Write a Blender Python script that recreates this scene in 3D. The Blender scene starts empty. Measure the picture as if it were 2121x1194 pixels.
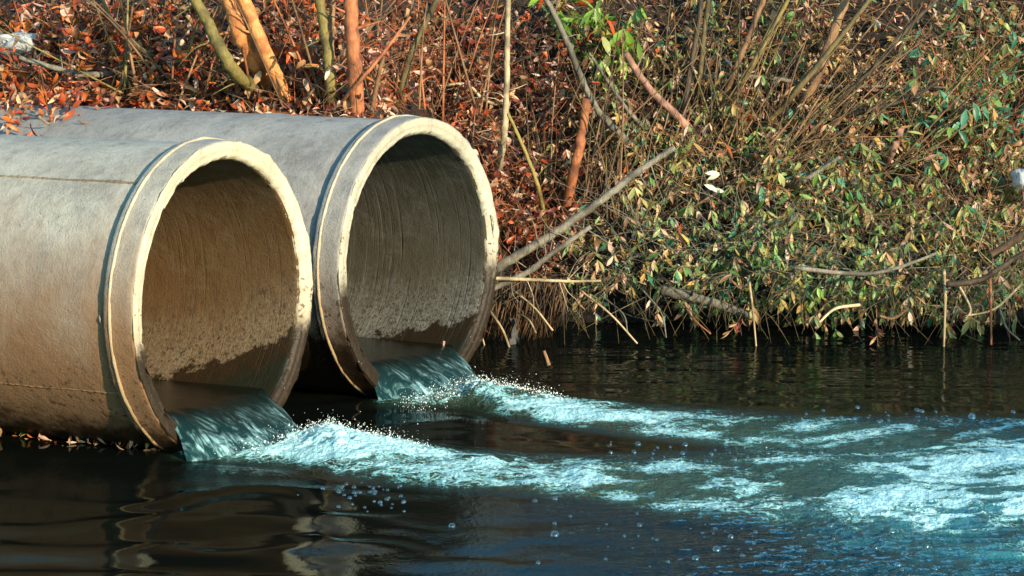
import bpy, bmesh, math, random
import numpy as np
from mathutils import Vector, Matrix
random.seed(7); RNG = np.random.default_rng(11)
C = bpy.context.scene.collection
SC = bpy.context.scene
PI = math.pi

# ------------------------------------------------------------------ camera, world, sun, exposure
F, PITCH, CAMH, W, H = 6359.0, 0.1202, 2.8487, 2121.0, 1194.0
cd = bpy.data.cameras.new('camera'); cam = bpy.data.objects.new('camera', cd); C.objects.link(cam)
cam.location = (0, 0, CAMH); cam.rotation_euler = (PI/2 - PITCH, 0, 0)
cd.sensor_width = 36; cd.lens = F/W*36; cd.clip_start = 0.1; cd.clip_end = 500
SC.camera = cam
SUN_EL = math.radians(14.5); SUN_AZ = math.radians(-54)       # azimuth of the sun from +x, towards the viewer
sdir = Vector((math.cos(SUN_EL)*math.cos(SUN_AZ), math.cos(SUN_EL)*math.sin(SUN_AZ), math.sin(SUN_EL)))
wd = bpy.data.worlds.new('World'); SC.world = wd; wd.use_nodes = True
wn = wd.node_tree; bg = wn.nodes['Background']
sky = wn.nodes.new('ShaderNodeTexSky'); sky.sky_type = 'NISHITA'; sky.sun_disc = False
sky.sun_elevation = SUN_EL; sky.sun_rotation = math.atan2(sdir.x, sdir.y)
sky.air_density = 1.0; sky.dust_density = 0.6; sky.ozone_density = 1.0
tint = wn.nodes.new('ShaderNodeMix'); tint.data_type = 'RGBA'; tint.blend_type = 'MULTIPLY'; tint.inputs[0].default_value = 1
wn.links.new(sky.outputs[0], tint.inputs[6]); tint.inputs[7].default_value = (0.60, 1.06, 1.10, 1)      # cool clear winter sky
wn.links.new(tint.outputs[2], bg.inputs[0]); bg.inputs[1].default_value = 0.15
sl = bpy.data.lights.new('sun', 'SUN'); sl.energy = 5.0; sl.angle = math.radians(0.6); sl.color = (1.0, 0.79, 0.53)
so = bpy.data.objects.new('sun', sl); C.objects.link(so); so.rotation_euler = sdir.to_track_quat('Z', 'Y').to_euler()
so.location = (10, -10, 12)
vs = SC.view_settings; vs.view_transform = 'Standard'; vs.look = 'None'; vs.exposure = 0.80; vs.gamma = 1; vs.use_curve_mapping = False
SC.cycles.max_bounces = 6; SC.cycles.transparent_max_bounces = 8

# ------------------------------------------------------------------ helpers
CP, SP = math.cos(PITCH), math.sin(PITCH)
def ray(px, py):
    x = (px - W/2)/F; y = -(py - H/2)/F
    return Vector((x, CP + y*SP, -SP + y*CP))
def at(px, py, Y):                       # the point seen at a pixel, at ground distance Y
    d = ray(px, py); return Vector((0, 0, CAMH)) + d*(Y/d.y)
def at_z(px, py, z=0.0):
    d = ray(px, py); return Vector((0, 0, CAMH)) + d*((z - CAMH)/d.z)
def sstep(a, b, x):
    t = np.clip((x - a)/(b - a), 0, 1); return t*t*(3 - 2*t)
_TAB = RNG.random((256, 256))
def vnoise(x, y):
    x = np.asarray(x, float); y = np.asarray(y, float)
    xi = np.floor(x).astype(int); yi = np.floor(y).astype(int); fx = x - xi; fy = y - yi
    fx = fx*fx*fx*(fx*(fx*6 - 15) + 10); fy = fy*fy*fy*(fy*(fy*6 - 15) + 10)
    g = lambda i, j: _TAB[i % 256, j % 256]
    return (g(xi, yi)*(1-fx) + g(xi+1, yi)*fx)*(1-fy) + (g(xi, yi+1)*(1-fx) + g(xi+1, yi+1)*fx)*fy
def fbm(x, y, o=4, gain=0.5):
    s = 0; a = 1; t = 0
    for k in range(o):
        s = s + a*vnoise(x*2**k + 17.3*k, y*2**k + 9.1*k); t += a; a *= gain
    return s/t
def tag(o, label=None, cat=None, group=None, kind=None):
    if label: o['label'] = label
    if cat: o['category'] = cat
    if group: o['group'] = group
    if kind: o['kind'] = kind
    return o
def empty(name, loc, label, cat, group=None):
    o = bpy.data.objects.new(name, None); C.objects.link(o); o.location = loc; o.empty_display_size = 0.1
    return tag(o, label, cat, group)
def link(name, me, parent=None):
    o = bpy.data.objects.new(name, me); C.objects.link(o)
    if parent is not None:
        o.parent = parent; o.location = -Vector(parent.location)
    return o
def mesh(name, V, Fc, mats, smooth=True, idx=None):
    me = bpy.data.meshes.new(name); me.from_pydata([tuple(v) for v in V], [], [tuple(f) for f in Fc])
    for m in (mats if isinstance(mats, (list, tuple)) else [mats]): me.materials.append(m)
    if smooth: me.polygons.foreach_set('use_smooth', np.ones(len(me.polygons), bool))
    if idx is not None: me.polygons.foreach_set('material_index', np.asarray(idx, np.int32))
    me.update(); return me
def np_mesh(name, V, Fc, mats, smooth=True, idx=None):      # V (n,3), Fc (m,k) arrays, fast
    me = bpy.data.meshes.new(name); V = np.asarray(V, np.float32); Fc = np.asarray(Fc, np.int32); m, k = Fc.shape
    me.vertices.add(len(V)); me.vertices.foreach_set('co', V.ravel())
    me.loops.add(m*k); me.loops.foreach_set('vertex_index', Fc.ravel())
    me.polygons.add(m); me.polygons.foreach_set('loop_start', np.arange(0, m*k, k, dtype=np.int32))
    for mt in (mats if isinstance(mats, (list, tuple)) else [mats]): me.materials.append(mt)
    if idx is not None: me.polygons.foreach_set('material_index', np.asarray(idx, np.int32))
    me.polygons.foreach_set('use_smooth', np.full(m, smooth))
    me.update(calc_edges=True); me.validate(); return me
def catmull(P, n):
    P = [Vector(p) for p in P]; P = [P[0]*2 - P[1]] + P + [P[-1]*2 - P[-2]]; out = []
    for i in range(1, len(P)-2):
        a, b, c, d = P[i-1:i+3]
        for k in range(n):
            t = k/n
            out.append(0.5*((2*b) + (c-a)*t + (2*a-5*b+4*c-d)*t*t + (3*b-a-3*c+d)*t**3))
    out.append(P[-2]); return out
class Tubes:                               # collects tubes into one mesh
    def __init__(s): s.V = []; s.F = []
    def add(s, P, r0, r1, n=5, wob=0.0, knots=0):
        kn = {random.randrange(1, len(P)-1): random.uniform(.05, .13) for _ in range(knots)} if len(P) > 4 else {}
        b = len(s.V); m = len(P); up = Vector((0.31, 0.22, 0.92))
        for i, p in enumerate(P):
            t = (P[min(i+1, m-1)] - P[max(i-1, 0)]).normalized()
            u = t.cross(up); u = u.normalized() if u.length > 1e-4 else Vector((1, 0, 0)); v = t.cross(u)
            r = (r0 + (r1 - r0)*i/(m-1))*(1 + kn.get(i, 0))
            for k in range(n):
                a = 2*PI*k/n; rr = r*(1 + wob*(random.random()-0.5))
                s.V.append(p + u*(rr*math.cos(a)) + v*(rr*math.sin(a)))
        for i in range(m-1):
            for k in range(n):
                k2 = (k+1) % n
                s.F.append((b+i*n+k, b+i*n+k2, b+(i+1)*n+k2, b+(i+1)*n+k))
        s.F.append(tuple(b+k for k in range(n))[::-1]); s.F.append(tuple(b+(m-1)*n+k for k in range(n)))
    def build(s, name, mat, parent=None):
        return link(name, mesh(name, s.V, s.F, mat), parent)

# ------------------------------------------------------------------ material helpers
def new_mat(name):
    m = bpy.data.materials.new(name); m.use_nodes = True; nt = m.node_tree
    return m, nt, nt.nodes['Principled BSDF']
def N(nt, t, **kw):
    n = nt.nodes.new('ShaderNode' + t)
    for k, v in kw.items():
        if k.startswith('i_'): n.inputs[k[2:].replace('_', ' ')].default_value = v
        else: setattr(n, k, v)
    return n
def mixc(nt, fac, a, b, blend='MIX'):
    n = nt.nodes.new('ShaderNodeMix'); n.data_type = 'RGBA'; n.blend_type = blend
    for s, v in ((0, fac), (6, a), (7, b)):
        if hasattr(v, 'links'): nt.links.new(v, n.inputs[s])
        else: n.inputs[s].default_value = (v if s == 0 else (*v, 1) if len(v) == 3 else v)
    return n.outputs[2]
def math_(nt, op, a, b=None, c=None, clamp=False):
    n = nt.nodes.new('ShaderNodeMath'); n.operation = op; n.use_clamp = clamp
    for i, v in enumerate((a, b, c)):
        if v is None: continue
        if hasattr(v, 'links'): nt.links.new(v, n.inputs[i])
        else: n.inputs[i].default_value = v
    return n.outputs[0]
def rng(nt, v, a, b, c=0.0, d=1.0, smooth=True):
    n = nt.nodes.new('ShaderNodeMapRange'); n.interpolation_type = 'SMOOTHSTEP' if smooth else 'LINEAR'
    nt.links.new(v, n.inputs[0])
    for i, x in enumerate((a, b, c, d)): n.inputs[i+1].default_value = x
    return n.outputs[0]
def noise(nt, vec, scale, detail=4, rough=0.55, dist=0.0):
    n = nt.nodes.new('ShaderNodeTexNoise'); n.inputs['Scale'].default_value = scale; n.inputs['Detail'].default_value = detail
    n.inputs['Roughness'].default_value = rough; n.inputs['Distortion'].default_value = dist
    if vec is not None: nt.links.new(vec, n.inputs['Vector'])
    return n.outputs[0]
def mapping(nt, vec, scale=(1, 1, 1), loc=(0, 0, 0), rot=(0, 0, 0)):
    n = nt.nodes.new('ShaderNodeMapping'); nt.links.new(vec, n.inputs[0])
    n.inputs['Scale'].default_value = scale; n.inputs['Location'].default_value = loc; n.inputs['Rotation'].default_value = rot
    return n.outputs[0]
def bump(nt, h, strength, dist, normal=None):
    n = nt.nodes.new('ShaderNodeBump'); n.inputs['Distance'].default_value = dist
    if hasattr(strength, 'links'): nt.links.new(strength, n.inputs['Strength'])
    else: n.inputs['Strength'].default_value = strength
    nt.links.new(h, n.inputs['Height'])
    if normal is not None: nt.links.new(normal, n.inputs['Normal'])
    return n.outputs[0]

def concrete(name, dry, dry2, mud_bounce, inner=False, wet_hi=0.8, wet_lo=0.3, film=None, pale=(0.5, 0.46, 0.38), lines=0.0, bounce_top=0.75, damp=-0.50):
    """object space of a pipe: x runs along the axis (0 at the mouth, negative inside), z up, origin on the axis"""
    m, nt, p = new_mat(name); L = nt.links.new
    co = N(nt, 'TexCoord').outputs['Object']; sp = N(nt, 'SeparateXYZ'); L(co, sp.inputs[0]); X, Y, Z = sp.outputs
    big = noise(nt, co, 1.7, 5, 0.6); med = noise(nt, co, 9, 6, 0.65); fine = noise(nt, co, 90, 3, 0.6)
    col = mixc(nt, rng(nt, big, 0.35, 0.65), dry, dry2)
    col = mixc(nt, rng(nt, med, 0.42, 0.72, 0, 0.55), col, tuple(c*0.55 for c in dry))
    blot = noise(nt, mapping(nt, co, (1.0, 1.0, 0.6)), 3.6, 7, 0.7)
    col = mixc(nt, rng(nt, blot, 0.50, 0.66, 0, 0.55), col, tuple(c*0.58 for c in dry))
    spk = math_(nt, 'MULTIPLY', rng(nt, noise(nt, co, 62, 4, 0.7), 0.60, 0.66), rng(nt, noise(nt, co, 2.6, 4, 0.6), 0.46, 0.62))
    col = mixc(nt, math_(nt, 'MULTIPLY', spk, 0.7), col, tuple(c*0.28 for c in dry))
    drip = noise(nt, mapping(nt, co, (9, 9, 0.55)), 1.6, 5, 0.65)
    col = mixc(nt, rng(nt, drip, 0.54, 0.70, 0, 0.25), col, tuple(c*0.5 for c in mud_bounce))
    wsp = N(nt, 'TexVoronoi'); wsp.inputs['Scale'].default_value = 34; L(co, wsp.inputs['Vector'])
    wsf = math_(nt, 'MULTIPLY', rng(nt, wsp.outputs['Distance'], 0.10, 0.05), rng(nt, noise(nt, co, 6.3, 3), 0.52, 0.58))
    scr = noise(nt, mapping(nt, co, (30, 1.5, 1.5), rot=(0, 0.3, 0)), 1.5, 4, 0.6)
    col = mixc(nt, rng(nt, scr, 0.6, 0.75, 0, 0.3), col, tuple(min(1, c*1.4) for c in dry2))
    col = mixc(nt, rng(nt, fine, 0.3, 0.7, 0, 0.15), col, tuple(min(1, c*1.35) for c in dry2))
    # warm bounce light painted as brown towards the bottom, with a ragged upper edge
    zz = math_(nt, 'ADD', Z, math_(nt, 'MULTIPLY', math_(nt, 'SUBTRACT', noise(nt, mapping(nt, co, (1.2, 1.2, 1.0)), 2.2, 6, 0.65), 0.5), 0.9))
    col = mixc(nt, rng(nt, zz, bounce_top-0.35, bounce_top-1.45, 0, 0.92), col, mud_bounce)
    # dark pits
    vo = N(nt, 'TexVoronoi'); vo.inputs['Scale'].default_value = 40; L(co, vo.inputs['Vector'])
    pit = math_(nt, 'MULTIPLY', rng(nt, vo.outputs['Distance'], 0.16, 0.05), rng(nt, noise(nt, co, 3.1, 3), 0.5, 0.62))
    vo2 = N(nt, 'TexVoronoi'); vo2.inputs['Scale'].default_value = 75; L(co, vo2.inputs['Vector'])
    pit2 = math_(nt, 'MULTIPLY', rng(nt, vo2.outputs['Distance'], 0.26, 0.1), rng(nt, noise(nt, co, 5.1, 4), 0.52, 0.66))
    pits = math_(nt, 'MAXIMUM', pit, math_(nt, 'MULTIPLY', pit2, 0.7))
    rough = None
    if inner:
        if film is not None:
            col = mixc(nt, rng(nt, noise(nt, co, 1.1, 4), 0.3, 0.7, 0.55, 0.95), col, film)
            col = mixc(nt, rng(nt, noise(nt, mapping(nt, co, (0.5, 1, 1)), 3.0, 6, 0.7), 0.52, 0.75, 0, 0.5), col, pale)
        # circumferential form lines
        ln = noise(nt, mapping(nt, co, (42, 0.7, 0.7)), 1.0, 3, 0.7)
        lnf = rng(nt, ln, 0.55, 0.72)
        col = mixc(nt, math_(nt, 'MULTIPLY', lnf, lines), col, tuple(c*0.45 for c in dry))
        lig = rng(nt, noise(nt, mapping(nt, co, (60, 1.0, 1.0), (3, 1, 2)), 1.0, 3, 0.7), 0.6, 0.7)
        col = mixc(nt, math_(nt, 'MULTIPLY', lig, lines*0.6), col, pale)
        # tide mark: climbs towards the mouth, ragged edge, pale crust just over it, speckle above
        xx = rng(nt, X, -1.3, 0.0, 0, 1, False); zs = math_(nt, 'SUBTRACT', Z, math_(nt, 'MULTIPLY', math_(nt, 'SUBTRACT', math_(nt, 'POWER', xx, 2.0), 1.0), wet_hi-wet_lo))
        rag = math_(nt, 'SUBTRACT', noise(nt, mapping(nt, co, (1, 1, 1)), 5.5, 8, 0.72), 0.5)
        zs = math_(nt, 'ADD', zs, math_(nt, 'MULTIPLY', rag, 0.42))
        lvl = wet_hi - 0.8
        crust = math_(nt, 'MULTIPLY', rng(nt, zs, lvl+0.42, lvl+0.05), 0.8)
        col = mixc(nt, math_(nt, 'MULTIPLY', crust, rng(nt, noise(nt, co, 52, 6, 0.75), 0.36, 0.62)), col, pale)
        sp2 = math_(nt, 'MULTIPLY', rng(nt, noise(nt, mapping(nt, co, (1, 1, 0.55)), 46, 3, 0.6), 0.585, 0.64), rng(nt, zs, lvl+0.75, lvl+0.1))
        col = mixc(nt, math_(nt, 'MULTIPLY', sp2, 0.85), col, (0.035, 0.025, 0.018))
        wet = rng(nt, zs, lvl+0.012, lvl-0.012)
        col = mixc(nt, wet, col, tuple(c*0.30 for c in mud_bounce))
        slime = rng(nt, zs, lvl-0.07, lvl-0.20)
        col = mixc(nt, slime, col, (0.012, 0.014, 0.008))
        rough = rng(nt, wet, 0, 1, 0.85, 0.42, False)
    else:
        zw_ = math_(nt, 'ADD', Z, math_(nt, 'MULTIPLY', math_(nt, 'SUBTRACT', noise(nt, co, 4.5, 8, 0.75), 0.5), 0.5))
        wet = rng(nt, zw_, damp, damp-0.15)
        col = mixc(nt, math_(nt, 'MULTIPLY', wet, 0.97), col, tuple(c*0.12 for c in mud_bounce))
        spl = math_(nt, 'MULTIPLY', rng(nt, noise(nt, co, 22, 3, 0.6), 0.58, 0.64), rng(nt, Z, damp+0.45, damp+0.05))
        col = mixc(nt, math_(nt, 'MULTIPLY', spl, 0.8), col, tuple(c*0.3 for c in mud_bounce))
        slime = rng(nt, math_(nt, 'ADD', Z, math_(nt, 'MULTIPLY', math_(nt, 'SUBTRACT', noise(nt, co, 9, 5, 0.7), 0.5), 0.2)), -0.70, -0.78)
        col = mixc(nt, slime, col, (0.02, 0.016, 0.009))
        rough = rng(nt, wet, 0, 1, 0.9, 0.5, False)
    col = mixc(nt, math_(nt, 'MULTIPLY', pits, 0.75), col, (0.05, 0.035, 0.025))
    if not inner: col = mixc(nt, math_(nt, 'MULTIPLY', wsf, 0.7), col, (0.62, 0.57, 0.46))        # lime specks
    L(col, p.inputs['Base Color']); L(rough, p.inputs['Roughness']); p.inputs['Specular IOR Level'].default_value = 0.3
    h = math_(nt, 'ADD', math_(nt, 'MULTIPLY', med, 0.9), math_(nt, 'MULTIPLY', fine, 0.35))
    h = math_(nt, 'SUBTRACT', h, math_(nt, 'MULTIPLY', pits, 0.8))
    if inner: h = math_(nt, 'SUBTRACT', h, math_(nt, 'MULTIPLY', lnf, lines*0.5))
    L(bump(nt, h, 0.55, 0.02), p.inputs['Normal'])
    return m

def leaf_mat(name, c1, c2, trans=0.3, rough=0.42):
    m, nt, p = new_mat(name); L = nt.links.new
    g = N(nt, 'NewGeometry').outputs['Random Per Island']; oi = N(nt, 'ObjectInfo').outputs['Random']
    r = math_(nt, 'FRACT', math_(nt, 'ADD', g, math_(nt, 'MULTIPLY', oi, 3.7)))
    r2 = math_(nt, 'FRACT', math_(nt, 'MULTIPLY', r, 7.13))
    col = mixc(nt, r, c1, c2)
    hs = N(nt, 'HueSaturation'); L(col, hs.inputs['Color']); L(rng(nt, r2, 0, 1, 0.6, 1.35, False), hs.inputs['Value'])
    co = N(nt, 'TexCoord').outputs['Object']
    col = mixc(nt, rng(nt, noise(nt, co, 60, 3), 0.55, 0.75, 0, 0.5), hs.outputs[0], tuple(x*0.45 for x in c1))
    L(col, p.inputs['Base Color']); p.inputs['Roughness'].default_value = rough; p.inputs['Specular IOR Level'].default_value = 0.5
    tr = N(nt, 'BsdfTranslucent'); L(col, tr.inputs[0]); mx = N(nt, 'MixShader'); mx.inputs[0].default_value = trans
    L(p.outputs[0], mx.inputs[1]); L(tr.outputs[0], mx.inputs[2]); L(mx.outputs[0], nt.nodes['Material Output'].inputs[0])
    return m
def bark(name, c1, c2, sc=14):
    m, nt, p = new_mat(name); L = nt.links.new
    co = N(nt, 'TexCoord').outputs['Object']; oi = N(nt, 'ObjectInfo').outputs['Random']
    a = noise(nt, mapping(nt, co, (1, 1, 0.3)), sc*4, 5, 0.65); b = noise(nt, co, sc*0.5, 4)
    col = mixc(nt, rng(nt, a, 0.3, 0.7), c1, c2); col = mixc(nt, rng(nt, b, 0.42, 0.62, 0, 0.8), col, tuple(x*0.4 for x in c1))
    hs = N(nt, 'HueSaturation'); L(col, hs.inputs['Color']); L(rng(nt, oi, 0, 1, 0.75, 1.25, False), hs.inputs['Value'])
    L(hs.outputs[0], p.inputs['Base Color']); p.inputs['Roughness'].default_value = 0.75
    L(bump(nt, a, 0.6, 0.01), p.inputs['Normal']); return m

LM = {k: leaf_mat('leaf_' + k, a, b, t) for k, a, b, t in (
    ('rust', (0.37, 0.058, 0.018), (0.50, 0.105, 0.03), .35), ('orange', (0.55, 0.14, 0.03), (0.62, 0.21, 0.05), .35),
    ('maroon', (0.12, 0.03, 0.025), (0.21, 0.05, 0.04), .2), ('tan', (0.40, 0.22, 0.11), (0.52, 0.33, 0.20), .2),
    ('pale', (0.52, 0.31, 0.24), (0.64, 0.45, 0.37), .2), ('brown', (0.10, 0.05, 0.03), (0.20, 0.11, 0.06), .15),
    ('green', (0.10, 0.21, 0.05), (0.18, 0.31, 0.10), .3), ('bright', (0.16, 0.34, 0.03), (0.26, 0.42, 0.06), .4),
    ('teal', (0.05, 0.20, 0.11), (0.10, 0.30, 0.20), .3), ('olive', (0.20, 0.24, 0.07), (0.33, 0.36, 0.14), .3),
    ('ochre', (0.36, 0.21, 0.06), (0.46, 0.30, 0.10), .3), ('yellow', (0.45, 0.36, 0.07), (0.52, 0.46, 0.18), .35),
    ('white', (0.66, 0.66, 0.52), (0.75, 0.75, 0.62), .2))}
LK = list(LM); LMATS = [LM[k] for k in LK]
BK = {'orange': bark('bark_orange', (0.50, 0.17, 0.05), (0.62, 0.27, 0.10)), 'olive': bark('bark_olive', (0.14, 0.115, 0.03), (0.26, 0.20, 0.06)),
      'red': bark('bark_red', (0.26, 0.08, 0.035), (0.40, 0.15, 0.06)), 'grey': bark('bark_grey', (0.12, 0.11, 0.085), (0.23, 0.21, 0.17)),
      'pale': bark('bark_pale', (0.42, 0.33, 0.20), (0.56, 0.46, 0.31)), 'dark': bark('bark_dark', (0.045, 0.03, 0.02), (0.10, 0.07, 0.045)),
      'root': bark('bark_root', (0.07, 0.036, 0.018), (0.14, 0.075, 0.038)), 'log': bark('bark_log', (0.11, 0.10, 0.075), (0.22, 0.20, 0.155)), 'thicket': bark('bark_thicket', (0.07, 0.052, 0.022), (0.15, 0.11, 0.045)), 'brown': bark('bark_brown', (0.15, 0.08, 0.04), (0.26, 0.15, 0.08)), 'straw': bark('straw', (0.45, 0.32, 0.17), (0.60, 0.46, 0.28)),
      'pink': bark('bark_pink', (0.30, 0.15, 0.11), (0.42, 0.24, 0.18))}

# ------------------------------------------------------------------ the pipes (numbers fitted to the photograph)
PIPES = [dict(c=Vector((-1.538, 16.448, 0.798)), yaw=0.5055, near=True), dict(c=Vector((-0.539, 18.307, 0.802)), yaw=0.5639, near=False)]
RIN, RBODY, RCOL, RFACE = 0.756, 0.838, 0.867, 0.853
PLEN = 5.2
m_out = [concrete('concrete_near_outside', (0.32, 0.315, 0.295), (0.41, 0.40, 0.37), (0.19, 0.092, 0.036), bounce_top=1.10, damp=-0.56),
         concrete('concrete_far_outside', (0.26, 0.255, 0.255), (0.345, 0.34, 0.335), (0.10, 0.052, 0.024), bounce_top=0.7, damp=-0.30)]
m_col = [concrete('concrete_near_face', (0.47, 0.41, 0.31), (0.60, 0.53, 0.41), (0.16, 0.095, 0.048), bounce_top=0.60, damp=-0.10),
         concrete('concrete_far_face', (0.37, 0.345, 0.28), (0.49, 0.455, 0.375), (0.14, 0.085, 0.045), bounce_top=0.60, damp=0.0)]
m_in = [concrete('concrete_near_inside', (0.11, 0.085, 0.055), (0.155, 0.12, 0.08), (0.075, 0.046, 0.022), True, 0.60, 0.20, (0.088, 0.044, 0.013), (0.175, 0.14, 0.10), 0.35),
        concrete('concrete_far_inside', (0.08, 0.082, 0.078), (0.12, 0.123, 0.117), (0.06, 0.042, 0.022), True, 0.42, 0.18, (0.045, 0.040, 0.027), (0.16, 0.168, 0.165), 1.0)]  # far lining dimmed and greyed in colour to stand for blocked sun
m_mortar = concrete('mortar_line', (0.46, 0.39, 0.29), (0.56, 0.48, 0.37), (0.26, 0.17, 0.08), damp=-0.7)
m_seam = concrete('seam_line', (0.17, 0.13, 0.09), (0.30, 0.25, 0.19), (0.15, 0.1, 0.05))

def lathe(name, prof, mat, parent, rot, nseg=288, jag=None):
    V = []; Fc = []; n = len(prof); seed = random.random()*50
    for i, (s, r, j) in enumerate(prof):
        th = np.arange(nseg)*2*PI/nseg
        dj = 0
        if j:
            cx, cy = np.cos(th)*7 + seed, np.sin(th)*7 + seed + i*0.15
            dj = (fbm(cx*1.7, cy*1.7, 4, 0.6) - 0.5)*j*2 + np.maximum(0, (vnoise(cx*1.3+31, cy*1.3) - 0.60))*j*4.5
        rr = r + dj
        V.append(np.stack([np.full(nseg, s) + (dj*0.4 if j else 0), rr*np.sin(th), rr*np.cos(th)], 1))
    V = np.concatenate(V)
    k = np.arange(nseg); k2 = (k+1) % nseg
    for i in range(n-1):
        Fc.append(np.stack([i*nseg+k, (i+1)*nseg+k, (i+1)*nseg+k2, i*nseg+k2], 1))
    me = np_mesh(name, V, np.concatenate(Fc), mat)
    o = bpy.data.objects.new(name, me); C.objects.link(o); o.parent = parent
    return o
for P, mo, mc, mi in zip(PIPES, m_out, m_col, m_in):
    near = P['near']; t = empty('concrete_pipe', P['c'], 'near concrete outfall pipe on the left, brown inside, its mouth wide open' if near else
              'far concrete outfall pipe, grey inside with curved form lines, behind the near pipe', 'pipe', 'twin concrete outfall pipes')
    t.rotation_euler = (0, 0, -P['yaw'])
    P['a'] = Vector((math.cos(P['yaw']), -math.sin(P['yaw']), 0)); P['n'] = Vector((math.sin(P['yaw']), math.cos(P['yaw']), 0)); P['root'] = t
    b = []
    ss = list(np.linspace(-PLEN, -0.235, 40))
    for s in ss: b.append((s, RBODY, 0.0015))
    b += [(-0.215, RBODY-0.004, 0.002), (-0.19, RBODY-0.006, 0.002)]
    if not near:
        b = [(s, r + (0.010 if abs(s+1.12) < 0.05 else 0), j) for s, r, j in b]
    b = [(-PLEN, 0.3, 0)] + b
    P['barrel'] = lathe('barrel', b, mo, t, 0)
    c = [(-0.186, RBODY-0.012, 0), (-0.192, RBODY+0.004, 0.003), (-0.190, RCOL-0.006, 0.005), (-0.178, RCOL, 0.003), (-0.152, RCOL, 0.002), (-0.128, RCOL-0.005, 0.002),
         (-0.09, RCOL-0.007, 0.001), (-0.05, RCOL-0.008, 0.001), (-0.018, RCOL-0.009, 0.002), (-0.009, RCOL-0.012, 0.004), (-0.006, RCOL-0.020, 0)]
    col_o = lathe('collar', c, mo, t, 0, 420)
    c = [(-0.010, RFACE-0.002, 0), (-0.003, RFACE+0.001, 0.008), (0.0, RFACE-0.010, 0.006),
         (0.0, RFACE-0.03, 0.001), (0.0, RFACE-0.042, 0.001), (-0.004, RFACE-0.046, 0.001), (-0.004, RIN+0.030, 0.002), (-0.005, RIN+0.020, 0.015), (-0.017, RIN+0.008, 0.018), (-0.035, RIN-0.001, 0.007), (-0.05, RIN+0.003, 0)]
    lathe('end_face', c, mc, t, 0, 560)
    r = [(-0.158, RCOL-0.003, 0), (-0.153, RCOL+0.003, 0.003), (-0.147, RCOL+0.0055, 0.003), (-0.141, RCOL+0.002, 0.003), (-0.136, RCOL-0.004, 0)]
    lathe('mortar_ridge', r, m_mortar, col_o, 0, 420)
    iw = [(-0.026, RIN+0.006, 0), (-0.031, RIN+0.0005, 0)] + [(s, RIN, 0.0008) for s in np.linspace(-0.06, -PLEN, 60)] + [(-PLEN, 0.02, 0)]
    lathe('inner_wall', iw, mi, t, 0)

def ppt(P, s, th, r):                       # point on a pipe: along the axis, angle from the top towards the viewer, radius
    return P['c'] + P['a']*s - P['n']*(r*math.sin(th)) + Vector((0, 0, r*math.cos(th)))
# rough mortar seam along the near barrel and a lower casting seam
def seam(P, th, s0, s1, wid, name, mat):
    V = []; Fc = []; n = 160
    for i in range(n):
        s = s0 + (s1-s0)*i/(n-1); f = 0.35 + 0.65*vnoise(i*0.06, 3.3); w = wid*f*(0.6 + 0.8*random.random()); h = 0.002 + 0.011*f*random.random()
        dt = 0.006*(vnoise(i*0.05, 8.1)-0.5)*2
        for k, (dw, dh) in enumerate(((-1, -0.003), (-0.5, h), (0.4, h*0.8), (1, -0.003))):
            p = Vector((s, -(RBODY+dh)*math.sin(th+dt+dw*w/RBODY), (RBODY+dh)*math.cos(th+dt+dw*w/RBODY))); V.append(p)
    for i in range(n-1):
        for k in range(3): Fc.append((i*4+k, i*4+k+1, i*4+5+k, i*4+4+k))
    o = bpy.data.objects.new(name, mesh(name, V, Fc, mat)); C.objects.link(o); o.parent = P['barrel']
seam(PIPES[0], math.radians(38), -2.2, -0.2, 0.013, 'mortar_seam', m_seam)
seam(PIPES[0], math.radians(121), -2.4, -0.2, 0.006, 'mortar_seam', m_out[0])

# ------------------------------------------------------------------ bank
P2 = PIPES[1]
def bank_z(x, y):
    x = np.asarray(x, float); y = np.asarray(y, float)
    q = (x - P2['c'].x)*P2['n'].x + (y - P2['c'].y)*P2['n'].y
    lf = np.where(q > 0.95, 1.47 + 0.66*(q-0.95), -0.5 + 1.97*sstep(0.86, 0.95, q))
    e = 21.45 + 0.12*np.sin(x*2.1) + 0.08*np.sin(x*5.3+1) - 0.10*np.maximum(x-2.2, 0)
    rt = np.where(y < e+0.16, -0.5 + 0.80*sstep(e-0.1, e+0.16, y), 0.30 + 0.92*(y-e-0.16))
    t = sstep(-1.0, -0.15, x + 0.12*(y-20))
    z = lf*(1-t) + rt*t
    z = np.maximum(z, np.where(x < -3.9, 1.3*sstep(-3.9, -5.0, x)*sstep(14.5, 17.5, y), -1))
    top = 3.3 + 0.05*(y-24)
    z = np.where(z > top-0.6, top - 0.6*np.exp(-(z-top+0.6)/0.6), z)
    return z + 0.10*(fbm(x*1.6, y*1.6, 3)-0.5) + 0.05*(fbm(x*7, y*7, 3)-0.5)
def on_bank(px, py):
    d = ray(px, py); o = Vector((0, 0, CAMH)); ys = np.linspace(18.6, 34, 600)
    zs = CAMH + d.z*ys/d.y; b = bank_z(d.x*ys/d.y, ys); i = np.argmax(zs < b) if (zs < b).any() else 599
    return o + d*(ys[i]/d.y)
ms, nt, p = new_mat('bank_soil'); co = N(nt, 'TexCoord').outputs['Object']
c = mixc(nt, rng(nt, noise(nt, co, 6, 6, .65), .35, .65), (0.010, 0.007, 0.005), (0.032, 0.021, 0.013))
c = mixc(nt, rng(nt, noise(nt, co, 45, 4, .7), .52, .7, 0, .6), c, (0.09, 0.05, 0.028))
sp_ = N(nt, 'SeparateXYZ'); nt.links.new(co, sp_.inputs[0])
c = mixc(nt, rng(nt, math_(nt, 'ADD', sp_.outputs[2], math_(nt, 'MULTIPLY', noise(nt, co, 5, 4), .2)), .42, .30), c, (0.004, 0.003, 0.002))      # wet foot of the bank, blackened in colour for the undercut's shade
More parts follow.
